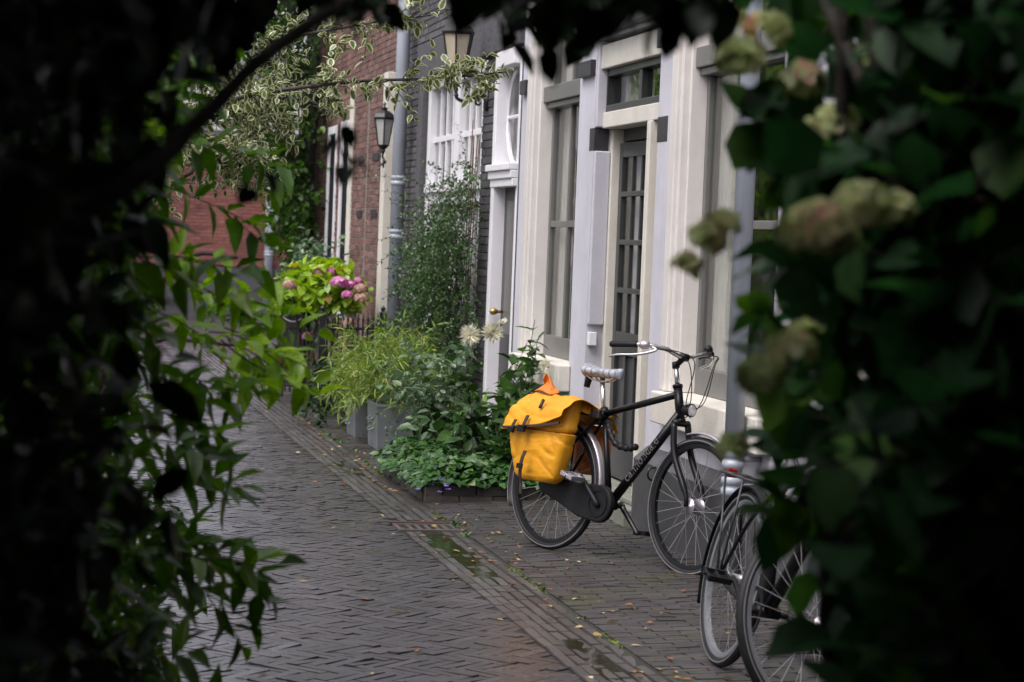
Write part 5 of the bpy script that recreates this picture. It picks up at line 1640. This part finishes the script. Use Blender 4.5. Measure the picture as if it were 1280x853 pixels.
def flower_head(parent, c, r, mat, seed, n=90, squash=.75, s=.30):
    q = np.random.default_rng(seed)
    u_ = unit(q.normal(0, 1, (n, 3))); u_[:, 2] = np.abs(u_[:, 2]) * 1.2 - .35
    u_ = unit(u_)
    P_ = np.array(c) + u_ * np.array([r, r, r * squash]) * q.uniform(.75, 1.0, (n, 1))
    PP = np.repeat(P_, 4, 0); NN = np.repeat(u_, 4, 0)
    t1 = unit(np.cross(u_, q.normal(0, 1, (n, 3)))); t2 = np.cross(u_, t1)
    DD = np.stack([t1, t2, -t1, -t2], 1).reshape(-1, 3) + NN * .25
    tt = np.repeat(np.clip(q.normal(.5, .28, n), 0, 1), 4)
    return leaves('flower_head', PP, DD, NN, r * s, r * s * .85, mat, parent, 'broad', .1, .1, tt)
for i, (px, py, Y, r, mt) in enumerate([(361, 358, 21.5, .075, 'dusty'), (400, 342, 21.8, .07, 'dusty'), (413, 341, 21.9, .065, 'pink'), (427, 342, 22, .06, 'dusty'), (424, 354, 21.5, .085, 'pink'), (436, 357, 21.6, .07, 'pink'), (434, 369, 21.4, .06, 'pink'), (448, 352, 21.8, .05, 'pink'), (451, 362, 21.5, .07, 'dusty'), (452, 374, 21.3, .07, 'dusty'), (436, 404, 21.2, .065, 'dusty'), (385, 421, 22.0, .06, 'pink'), (345, 420, 21.8, .05, 'dusty')]):
    flower_head(HY, onY(px, py, Y), r, MT[mt], 100 + i)
# darker evergreen standing behind the hydrangea
EG = thing('laurel_bush', 'blue green laurel bush between the pink hydrangea and the brick house', 'shrub', (3.05, 24.3, 0))
pl = Plant(63)
for k in range(110):
    u_ = unit(R_.normal(0, 1, 3)); p0 = V3(3.02, 24.2, .85) + u_ * V3(.28, .5, .65) * R_.uniform(.3, 1)
    p0[2] = max(p0[2], .2); p0[0] = min(p0[0], 3.34)
    pl.twig(p0, u_ + V3(-.2, -.2, .5), .25, 6, .11, .05, droop=.2, radius=.004, steps=4, tint=.6)
pl.build(EG, MT['leaf_sil'], MT['twig'], 'oval')

# black iron fence in two runs
def iron_fence(name, label, a, c, h, npick, closed=False):
    T_ = thing(name, label, 'fence', (a[0], a[1], 0), 'black iron fences round the hydrangea')
    a, c = Vector((*a, 0)), Vector((*c, 0)); d_ = (c - a)
    for q in (a, c):
        b = MB(); b.box(q.x - .03, q.x + .03, q.y - .03, q.y + .03, -.03, h + .02)
        b.lathe([(.035, h + .02), (.035, h + .035), (.015, h + .045), (.026, h + .075), (.001, h + .10)], (q.x, q.y, 0), 10)
        b.build('post', MT['iron'], T_)
    pk = MB()
    for k in range(1, npick):
        q = a + d_ * k / npick
        pk.tube([(q.x, q.y, .03), (q.x, q.y, h - .05), (q.x, q.y, h - .03), (q.x, q.y, h + .03)], [.009, .009, .014, .001], 6)
    pk.build('pickets', MT['iron'], T_)
    rl = MB()
    for z in (.10, h - .12): rl.tube([a + Vector((0, 0, z)), c + Vector((0, 0, z))], .013, 6)
    rl.build('rail', MT['iron'], T_)
    if closed:
        n_ = Vector((-d_.y, d_.x, 0)).normalized() * .006; b = MB()
        vs = [a + n_, c + n_, c - n_, a - n_]
        b.add([(v.x, v.y, .08) for v in vs] + [(v.x, v.y, h - .1) for v in vs], [(3, 2, 1, 0), (4, 5, 6, 7), (0, 1, 5, 4), (1, 2, 6, 5), (2, 3, 7, 6), (3, 0, 4, 7)]); b.build('panel', MT['iron'], T_)
    return T_
iron_fence('iron_fence', 'short black iron gate panel in front of the pink hydrangea', (2.47, 22.45), (2.67, 22.1), .90, 5, True)
iron_fence('iron_fence', 'black iron railing with spear tips right of the gate panel', (2.67, 20.9), (3.30, 21.35), .84, 12)
CHN = thing('iron_chain', 'thin pale chain hanging between the black iron posts', 'chain', (2.5, 22.3, .8))
MB().tube(smooth_curve([(2.44, 22.4, .80), (2.50, 22.3, .74), (2.57, 22.2, .73), (2.66, 22.06, .79)], 6), .010, 6).build('links', MT['alu'], CHN, True)

# ivy and climbers on the far corner of the red brick house
WT = thing('corner_creeper', 'dense dark creeper hanging from the far corner of the red brick house', 'climber', (3.2, 28.2, 0))
pl = Plant(71)
for k in range(850):
    z = R_.uniform(1.3, 5.2); w = .15 + .55 * min(1, max(0, (z - 1.2) / 1.6))
    x = 3.42 - R_.uniform(0, 1) ** .8 * w * 1.1; y = R_.uniform(26.9, 28.9)
    pl.twig((x, y, z), (R_.normal(-.5, .5), R_.normal(-.3, .5), R_.normal(-.3, .5)), .32, 7, .085, .06, droop=.8, radius=.003, steps=4, tint=.22)
for k in range(12):
    pl.tw.tube(smooth_curve([(3.3, 28.2 + R_.uniform(-.3, .3), .0), (3.3 + R_.uniform(-.1, .1), 28.1, 1.5), (3.1 + R_.uniform(-.3, .2), 27.8 + R_.uniform(-.5, .5), 3.8)], 4), .012, 6)
pl.build(WT, MT['leaf_mid'], MT['bark'], 'broad')


# ------------------------------------------------------------------ trees and shrubs on the left and round the camera
def trunk(T_, pts, rs, name='trunk'):
    P = smooth_curve(pts, 6); r_ = np.interp(np.linspace(0, 1, len(P)), np.linspace(0, 1, len(rs)), rs)
    return MB().tube(P, list(r_), 10).build(name, MT['bark'], T_, True)


# variegated tree whose long arm crosses the street at head height
VT = thing('variegated_tree', 'cream edged variegated shrub tree reaching an arm across the street', 'tree', (.25, 12.2, 0))
trunk(VT, [(.25, 12.2, -.05), (.32, 12.1, 1.0), (.5, 11.9, 1.9), (.75, 11.7, 2.6)], [.06, .05, .04, .025])
pl = Plant(81)
arms = [[(.5, 11.9, 1.9), (.9, 11.6, 2.22), (1.5, 11.5, 2.36), (2.0, 11.5, 2.41), (2.36, 11.45, 2.46)],
        [(.6, 11.8, 2.2), (1.0, 11.7, 2.5), (1.6, 11.5, 2.66), (1.95, 11.4, 2.72)],
        [(.6, 11.8, 2.1), (.95, 12.1, 2.3), (1.3, 12.4, 2.42), (1.62, 12.5, 2.36)],
        [(.5, 11.9, 1.8), (.8, 12.4, 1.95), (1.05, 12.8, 2.02), (1.25, 13.0, 1.95)],
        [(.5, 11.9, 2.0), (.75, 12.8, 2.2), (1.1, 13.6, 2.3), (1.35, 14.0, 2.2)],
        [(.6, 11.8, 2.3), (.9, 11.9, 2.8), (1.3, 12.1, 3.1), (1.7, 12.2, 3.2)],
        [(.35, 12.1, 1.3), (.65, 12.1, 1.75), (.95, 12.0, 1.95), (1.12, 12.0, 1.92)],
        [(.4, 12.0, 1.6), (.7, 11.9, 2.05), (1.0, 11.8, 2.2), (1.25, 11.7, 2.15)]]
for ai, a in enumerate(arms):
    P = smooth_curve(a, 8); pl.tw.tube(P, list(np.linspace(.014, .004, len(P))), 6)
    nt_ = 56 if ai == 0 else 50
    for k in range(nt_):
        f = R_.random() ** .85; f_ = .12 + .88 * f
        q = P[int(f_ * (len(P) - 1))]; dd = np.array(P[min(len(P) - 1, int(f_ * (len(P) - 1)) + 1)]) - np.array(P[max(0, int(f_ * (len(P) - 1)) - 1)])
        sz = R_.uniform(.12, .26) * (1 if (ai or f_ < .72) else .6)
        pl.twig(q, unit(unit(dd) * .6 + R_.normal(0, .55, 3) + V3(0, 0, .05)), sz, 8, .060, .034, droop=.3, radius=.003, steps=4, spread=1.0, tint=.5)
pl.build(VT, MT['leaf_var'], MT['bark'], 'oval', .2, .15, fname='crown')

# tree further down on the left side of the street
def leafy_tree(name, label, base, h, cr_, ntw, leafL, mat, seed, nl=8, tint=.5):
    T_ = thing(name, label, 'tree', base, 'trees along the left of the street')
    bx, by, bz = base
    trunk(T_, [(bx, by, -.05), (bx + .05, by, h * .3), (bx - .03, by + .05, h * .6), (bx + .02, by, h * .85)], [.075, .06, .045, .02])
    q = np.random.default_rng(seed); p_ = Plant(seed)
    for k in range(9):
        a = q.uniform(0, 6.28); P = smooth_curve([(bx, by, h * q.uniform(.35, .6)), (bx + math.cos(a) * cr_ * .5, by + math.sin(a) * cr_ * .5, h * q.uniform(.6, .8)), (bx + math.cos(a) * cr_ * .85, by + math.sin(a) * cr_ * .85, h * q.uniform(.7, .95))], 5)
        p_.tw.tube(P, list(np.linspace(.035, .008, len(P))), 6)
    for k in range(ntw):
        u_ = unit(q.normal(0, 1, 3)); rr = q.uniform(.35, 1) ** .6
        p0 = V3(bx, by, h * .68) + u_ * V3(cr_, cr_, h * .36) * rr * (1 + .25 * mnoise.noise(Vector(u_ * 2.2)))
        p_.twig(p0, u_ + V3(0, 0, -.1), q.uniform(.25, .5), nl, leafL, leafL * .55, droop=.6, radius=.004, steps=4, tint=tint)
    p_.build(T_, mat, MT['bark'], 'oval', .2, .2, fname='crown')
    return T_
b0 = onY(308, 330, 29.0)
leafy_tree('street_tree', 'smallest tree, fresh green, farthest down the left side of the street', (-2.2, 29.0, 0), 5.0, 1.3, 420, .13, MT['leaf_fresh'], 91)
leafy_tree('street_tree', 'mid green tree on the left, between the tall tree and the farthest one', (-1.9, 20.0, 0), 5.2, 1.7, 520, .13, MT['leaf_mid'], 92)
leafy_tree('street_tree', 'tall tree behind the left hedge, nearest of the left row', (-2.8, 13.0, 0), 6.0, 2.0, 480, .14, MT['leaf_mid'], 93)
leafy_tree('street_tree', 'tall dense tree far left, nearest to the red brick house at the end', (-4.2, 38.0, 0), 6.5, 2.0, 420, .2, MT['leaf_mid'], 96)
leafy_tree('street_tree', 'tall dense tree far left, behind the smallest fresh green tree', (-5.2, 31.5, 0), 6.5, 2.2, 420, .2, MT['leaf_mid'], 97)
# hedge along the left edge of the street
HG = thing('hedge', 'clipped green hedge along the left edge of the brick street', 'hedge', (-1.0, 16.0, 0))
pl = Plant(95)
for k in range(1300):
    y = R_.uniform(8.5, 34); x = -.55 - R_.random() * .5 + .25 * mnoise.noise(Vector((0, y * .7, 0))); z = R_.uniform(.1, 1.75)
    pl.twig((x, y, z), (R_.normal(.6, .5), R_.normal(0, .6), R_.normal(.1, .5)), .3, 8, .09, .05, droop=.3, radius=.003, steps=3, tint=.4, draw=(k % 3 == 0))
pl.build(HG, MT['leaf_mid'], MT['bark'], 'oval')

# mid-distance shrub on the left, catching the light of the street
MS = thing('evergreen_shrub', 'glossy evergreen shrub leaning over the left of the street', 'shrub', (-.15, 6.2, 0))
pl = Plant(101)
for k in range(9):
    P = smooth_curve([(-.2 + R_.uniform(-.2, .1), 6.0 + R_.uniform(-.8, .8), -.03), (-.1 + R_.uniform(-.2, .2), 6 + R_.uniform(-1, 1), .9), (.05 + R_.uniform(-.3, .25), 6 + R_.uniform(-1.2, 1.2), 2.0)], 5)
    pl.tw.tube(P, list(np.linspace(.022, .007, len(P))), 6)
for k in range(860):
    y = R_.uniform(4.4, 8.0); z = R_.uniform(0.25, 2.35)
    bulge = .038 + .022 * mnoise.noise(Vector((z * 1.6, y * .8, 3))) + (.018 if z > 1.9 else 0) + (.012 if z < 1.0 else 0)
    if .95 < z < 1.25: bulge -= .012
    x = bulge * y - abs(R_.normal(0, .40)) - .04
    out = V3(.55 + R_.normal(0, .45), R_.normal(-.1, .6), R_.normal(-.05, .5))
    pl.twig((x, y, z), out, R_.uniform(.16, .34), 8, .115, .046, droop=.3, radius=.003, steps=4, spread=1.0, tint=.42, upn=1.3)
# sprigs hanging out into the street
for (px, py, Y, L_, dx, dz) in [(215, 720, 5.6, .42, .7, -.35), (230, 680, 5.6, .38, .8, -.4), (180, 700, 5.4, .5, .8, -.25), (240, 590, 5.8, .30, .8, -.4), (210, 520, 6, .3, .8, -.3), (235, 470, 6.2, .32, .8, -.4), (200, 620, 5.6, .35, .7, -.5), (250, 250, 6.4, .4, .8, -.3), (225, 330, 6.2, .4, .8, -.3), (170, 560, 5.5, .4, .8, -.2), (260, 200, 6.6, .4, .8, -.1)]:
    pts, dirs = pl.twig(onY(px - 58, py - 22, Y), (dx, -.2, dz + .1), L_ * .9, 10, .115, .045, droop=.25, radius=.0035, steps=7, wander=.07, spread=.9, tint=.45)
    pl.twig(pts[4], unit(dirs[4] + V3(.2, .1, -.5)), L_ * .45, 5, .105, .042, droop=.3, radius=.0025, steps=5, tint=.45)
pl.build(MS, MT['leaf_mid'], MT['bark'], 'lance', .3, .25)
FS = thing('light_green_shrub', 'light green sprigs on purple twigs hanging into the street at left', 'shrub', (.1, 6.9, 0))
pl = Plant(103)
pl.tw.tube(smooth_curve([(.05, 6.9, -.03), (.12, 6.9, .7), (.30, 6.8, 1.22), (.62, 6.6, 1.27)], 6), list(np.linspace(.016, .005, 19)), 6)
pl.tw.tube(smooth_curve([(.12, 6.9, .7), (.25, 6.9, 1.2), (.45, 6.8, 1.50), (.6, 6.7, 1.52)], 6), list(np.linspace(.014, .005, 19)), 6)
for (px, py, L_, dx, dz) in [(285, 415, .34, .9, -.05), (300, 400, .32, .9, .1), (300, 425, .34, .8, -.35), (270, 395, .3, .9, .35), (330, 420, .22, .8, -.5), (325, 410, .24, .9, -.1), (222, 350, .26, .9, -.1), (240, 345, .24, .9, -.2), (195, 320, .26, .8, .1), (290, 440, .2, .8, -.5), (200, 380, .28, .9, -.1), (310, 395, .22, .9, .05), (345, 425, .18, .8, -.6)]:
    pts, dirs = pl.twig(onY(px - 24 - max(0, px - 300) * .8, py, 6.6 + R_.uniform(-.3, .3)), (dx, -.25, dz), L_, 9, .098, .042, droop=.2, radius=.0035, steps=6, wander=.12, spread=1.05, tint=.55)
    pl.twig(pts[3], unit(dirs[3] + R_.normal(0, .5, 3)), L_ * .45, 5, .08, .034, droop=.2, radius=.0025, steps=4, tint=.55)
pl.build(FS, MT['leaf_fresh'], MT['purple_twig'], 'lance', .28, .25)

# dark evergreen right beside the camera on the left
NS = thing('dark_laurel', 'dense dark laurel filling the left edge close by', 'shrub', (-.55, 2.8, 0))
pl = Plant(105)
for k in range(8):
    P = smooth_curve([(-.55 + R_.uniform(-.25, .25), 2.7 + R_.uniform(-.5, .5), -.03), (-.5 + R_.uniform(-.3, .3), 2.7 + R_.uniform(-.5, .5), 1.1), (-.35 + R_.uniform(-.3, .3), 2.8 + R_.uniform(-.5, .5), 2.3)], 5)
    pl.tw.tube(P, list(np.linspace(.025, .008, len(P))), 6)
for k in range(1500):
    y = R_.uniform(1.9, 4.3); z = R_.uniform(0.1, 2.7)
    lim = .024 + .014 * mnoise.noise(Vector((z * 2.2, y, 9))) + (.035 * max(0, (z - 1.66) / .5) if z > 1.66 else 0) + (.012 if z < 1.15 else 0)
    if 1.02 < z < 1.78: lim -= .016
    x = min(lim, .13) * y - abs(R_.normal(0, .34)) - .02
    if y < 2.2: x -= .1
    pl.twig((x, y, z), (R_.normal(.3, .6), R_.normal(-.1, .6), R_.normal(0, .5)), R_.uniform(.12, .24), 7, .082, .040, droop=.4, radius=.003, steps=3, spread=1.0, tint=.35, draw=(k % 2 == 0))
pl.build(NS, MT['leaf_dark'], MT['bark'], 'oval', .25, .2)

# tree overhead: an unseen canopy is added to shade the camera's place; a low limb crosses the view
OT = thing('garden_tree', 'dark overhanging tree whose low limb crosses the upper left', 'tree', (-.9, 1.9, 0))
trunk(OT, [(-.95, 1.9, -.05), (-.85, 2.0, 1.0), (-.7, 2.1, 1.9), (-.6, 2.2, 2.7), (-.4, 2.2, 3.6)], [.11, .09, .08, .065, .04])
pl = Plant(111)
limb = smooth_curve([(-.80, 2.05, 1.15), (-.35, 2.35, 1.42), tuple(onY(120, 252, 2.55)), tuple(onY(250, 150, 2.68)), tuple(onY(385, 32, 2.85)), (.75, 3.05, 2.12), (1.3, 3.2, 2.3)], 8)
MB().tube(limb, list(np.linspace(.016, .006, len(limb))), 10).build('limb', MT['bark'], OT, True)
for k in range(14):
    a = R_.uniform(0, 6.28); rr = R_.uniform(1.5, 4)
    P = smooth_curve([(-.6, 2.2, R_.uniform(2.4, 3.2)), (-.6 + math.cos(a) * rr * .5, 2.2 + math.sin(a) * rr * .4, R_.uniform(2.8, 3.4)), (-.6 + math.cos(a) * rr, 2.2 + math.sin(a) * rr * .7, R_.uniform(2.7, 3.6))], 5)
    pl.tw.tube(P, list(np.linspace(.04, .01, len(P))), 6)
for k in range(4300):                                     # unseen roof of leaves, added to keep the foreground dark
    x, y = R_.uniform(-3.4, 3.0), R_.uniform(-3.6, 4.5); z = R_.uniform(2.4, 3.9) if y < 2.2 else R_.uniform(3.1, 4.3)
    if -.15 < x < .85 and 1.75 < y < 3.5: continue
    if y > 2.2 and (x > 1.9 or x < -2.2 or R_.random() < .5): continue
    pl.twig((x, y, z), (R_.normal(0, 1), R_.normal(0, 1), R_.normal(-.2, .4)), R_.uniform(.25, .45), 8, .21, .14, droop=.4, radius=.004, steps=3, tint=.3, draw=False)
for k in range(430):                                      # low fringe seen along the top of the view
    Y = R_.uniform(2.5, 4.2); px = R_.uniform(150, 1290)
    low = 26 + 22 * mnoise.noise(Vector((px * .011, 0, 5))) + 14 * mnoise.noise(Vector((px * .035, 3, 5)))
    if 640 < px < 750: low += 26
    if 880 < px < 1100 or 515 < px < 622: continue
    if px < 400 and R_.random() < .4: continue
    if 490 < px < 625: low -= 58
    if 400 < px < 480: low += 10
    if px < 400: low += (400 - px) * .42
    py = low - 70 - abs(R_.normal(0, 60))
    p0 = onY(px, py, Y)
    pl.twig(p0, (R_.normal(0, .7), R_.normal(0, .6), R_.normal(-.35, .4)), R_.uniform(.06, .12), 6, .066, .042, droop=.5, radius=.003, steps=3, tint=.3)
for (px, py, Y) in [(432, 160, 3.0), (424, 185, 3.1), (335, 220, 3.2)]:   # a few leaves hanging lower
    pl.twig(onY(px, py - 14, Y), (R_.normal(0, .4), 0, -1), .05, 3, .055, .034, droop=.3, radius=.0025, steps=3, tint=.4)
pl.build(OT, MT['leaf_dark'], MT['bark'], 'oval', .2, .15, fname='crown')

# broad-leaved climbing hydrangea on the right, seen from its shaded side
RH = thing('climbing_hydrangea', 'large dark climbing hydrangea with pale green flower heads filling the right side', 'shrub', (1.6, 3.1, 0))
pl = Plant(121)
for k in range(12):
    P = smooth_curve([(1.6 + R_.uniform(-.3, .4), 3.1 + R_.uniform(-.4, .4), -.03), (1.5 + R_.uniform(-.3, .4), 3.0 + R_.uniform(-.4, .4), 1.0), (1.25 + R_.uniform(-.2, .5), 2.9 + R_.uniform(-.4, .4), 2.1)], 5)
    pl.tw.tube(P, list(np.linspace(.025, .008, len(P))), 6)
def edge_px(py):
    return np.interp(py, [-100, 0, 130, 200, 260, 330, 400, 470, 560, 640, 690, 760, 853, 1000], [965, 972, 1015, 1052, 1012, 1002, 1035, 1010, 1010, 1008, 1030, 1088, 1110, 1125])
for k in range(1250):
    Y = R_.uniform(2.45, 3.9); py = R_.uniform(-90, 1750)
    e = edge_px(min(py, 999)); px = e + 360 * R_.random() ** .7 + 25 + 22 * mnoise.noise(Vector((py * .012, Y * 2, 4)))
    if px < 1210 and py < 520: Y = max(Y, 2.75)
    if px < 1120:
        Y = R_.uniform(3.15, 4.0)
        if px < 1060 and R_.random() < .5: continue
    p0 = onY(px, py, Y)
    if p0[2] < .05: continue
    pl.twig(p0, (R_.normal(-.35, .6), R_.normal(0, .6), R_.normal(.1, .5)), R_.uniform(.10, .2), 4, .105, .072, droop=.4, radius=.004, steps=3, spread=1.0, pair=False, tint=.4)
for (px, py, Y, dx, dz, L_) in [(1010, 240, 2.8, -1, -.1, .13), (1000, 225, 2.8, -.9, .1, .10), (1005, 470, 2.7, -1, .1, .16), (1060, 520, 2.6, -.8, .4, .12), (1080, 470, 2.6, .2, .5, .12), (960, 380, 2.8, -.8, -.2, .10), (985, 330, 2.85, -1, .0, .12), (1000, 640, 2.9, -.7, -.1, .12), (990, 600, 2.9, -.6, -.4, .12), (960, 150, 3.0, -1, -.1, .1), (985, 500, 2.8, -1, 0, .1)]:
    pl.twig(onY(px + 22, py, Y + .3), (dx, -.1, dz), L_ * .5, 5, .090, .062, droop=.3, radius=.004, steps=4, spread=.95, tint=.75)  # outer sprigs tinted lighter: light from the street put into the leaf colour
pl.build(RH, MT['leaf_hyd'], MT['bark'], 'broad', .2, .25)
for i, (px, py, Y, r, n_) in enumerate([(1024, 290, 2.36, .044, 80), (1078, 258, 2.4, .032, 46), (1118, 264, 2.44, .022, 18), (884, 298, 3.0, .022, 10), (905, 282, 3.0, .018, 8), (858, 333, 3.0, .014, 6), (990, 438, 2.5, .026, 16), (948, 470, 2.5, .026, 16), (1005, 420, 2.9, .020, 9), (925, 72, 3.1, .034, 18), (905, 28, 3.15, .030, 14), (1000, 100, 3.1, .030, 14), (960, 38, 3.1, .030, 14), (1045, 152, 3.0, .026, 12), (1012, 168, 3.0, .02, 9), (1185, 40, 3.0, .036, 16), (1230, 112, 3.0, .03, 12), (915, 560, 3.0, .016, 6), (1090, 78, 3.1, .024, 10)]):
    flower_head(RH, onY(px, py, Y + .10), r, MT['floret'], 300 + i, n=int(n_ * 1.25), s=(.019 if Y < 2.6 else .023) / r)

# unseen walls added behind and beside the camera to block light
GW = thing('unseen_shade_wall', 'unseen dark wall added behind and left of the camera to block light', 'wall', (-3.8, 2, 0))
MB().box(-3.95, -3.7, -5.2, 8.0, -.05, 3.2).box(-3.7, 3.5, -5.2, -4.95, -.05, 3.2).build('masonry', bpy.data.materials['dark_brick_wall'], GW)
MB().box(-4.0, -3.65, -5.25, 8.05, 3.201, 3.27).box(-3.65, 3.5, -5.25, -4.9, 3.201, 3.27).build('coping', MT['lintelstone'], GW)

# fallen leaves and moss
n = 420
lx = np.concatenate([R_.uniform(2.0, 3.45, 170), R_.uniform(-.1, 2.1, 90), R_.normal(2.42, .09, 160)])
ly = np.concatenate([R_.uniform(8, 22, 170), R_.uniform(8, 26, 90), R_.uniform(8, 20, 160)])
lz = np.where(lx < 2.09, gz_street(lx), np.where(lx > 2.4, gz_side(lx), -.036)) + .006
az = R_.uniform(0, 6.28, n)
o = leaves('fallen_leaves', np.column_stack([lx, ly, lz]), np.column_stack([np.cos(az), np.sin(az), R_.uniform(-.05, .15, n)]), np.column_stack([R_.normal(0, .2, (n, 2)), np.ones(n)]), R_.uniform(.02, .055, n), R_.uniform(.012, .03, n), MT['litter'], None, 'oval', .2, .1)
struct(o, 'stuff')
n = 2600
mx = np.where(R_.random(n) < .65, 2.405 + R_.normal(0, .012, n), R_.uniform(2.42, 3.3, n)); my = R_.uniform(7.5, 24, n)
keep = (np.array([mnoise.noise(Vector((x * 2.0, y * .8, 2))) for x, y in zip(mx, my)]) > .02) & ~((mx > 2.44) & (R_.random(n) < .4))
mx, my = mx[keep], my[keep]; n = len(mx); az = R_.uniform(0, 6.28, n)
o = leaves('moss', np.column_stack([mx, my, gz_side(mx) - .006]), np.column_stack([np.cos(az), np.sin(az), R_.uniform(.1, .6, n)]), np.column_stack([R_.normal(0, .5, (n, 2)), np.ones(n)]), R_.uniform(.010, .026, n), R_.uniform(.008, .016, n), MT['moss'], None, 'oval')
struct(o, 'stuff')

# little weeds along the foot of the houses and the edging
WD = []
pl = Plant(131)
for k in range(150):
    y = R_.uniform(7.6, 21); x = 3.375 - abs(R_.normal(0, .025)) if R_.random() < .6 else 2.41 + R_.normal(0, .02)
    if mnoise.noise(Vector((x, y * 1.3, 4))) < -.05: continue
    if 12.3 < y < 14.2 and x > 3: x = 3.34
    for q in range(R_.integers(3, 9)):
        a = R_.uniform(0, 6.28)
        pl.leaf(np.array((x + R_.normal(0, .012), y + R_.normal(0, .02), gz_side(x))), np.array((math.cos(a), math.sin(a), R_.uniform(.3, 1.6))), np.array((0, 0, 1.)) + R_.normal(0, .3, 3), R_.uniform(.012, .045), R_.uniform(.006, .018))
o = leaves('weeds', np.array(pl.P), np.array(pl.D), np.array(pl.N), np.array(pl.L), np.array(pl.W), MT['leaf_vine'], None, 'oval', .2, .2, np.array(pl.T))
struct(o, 'stuff')
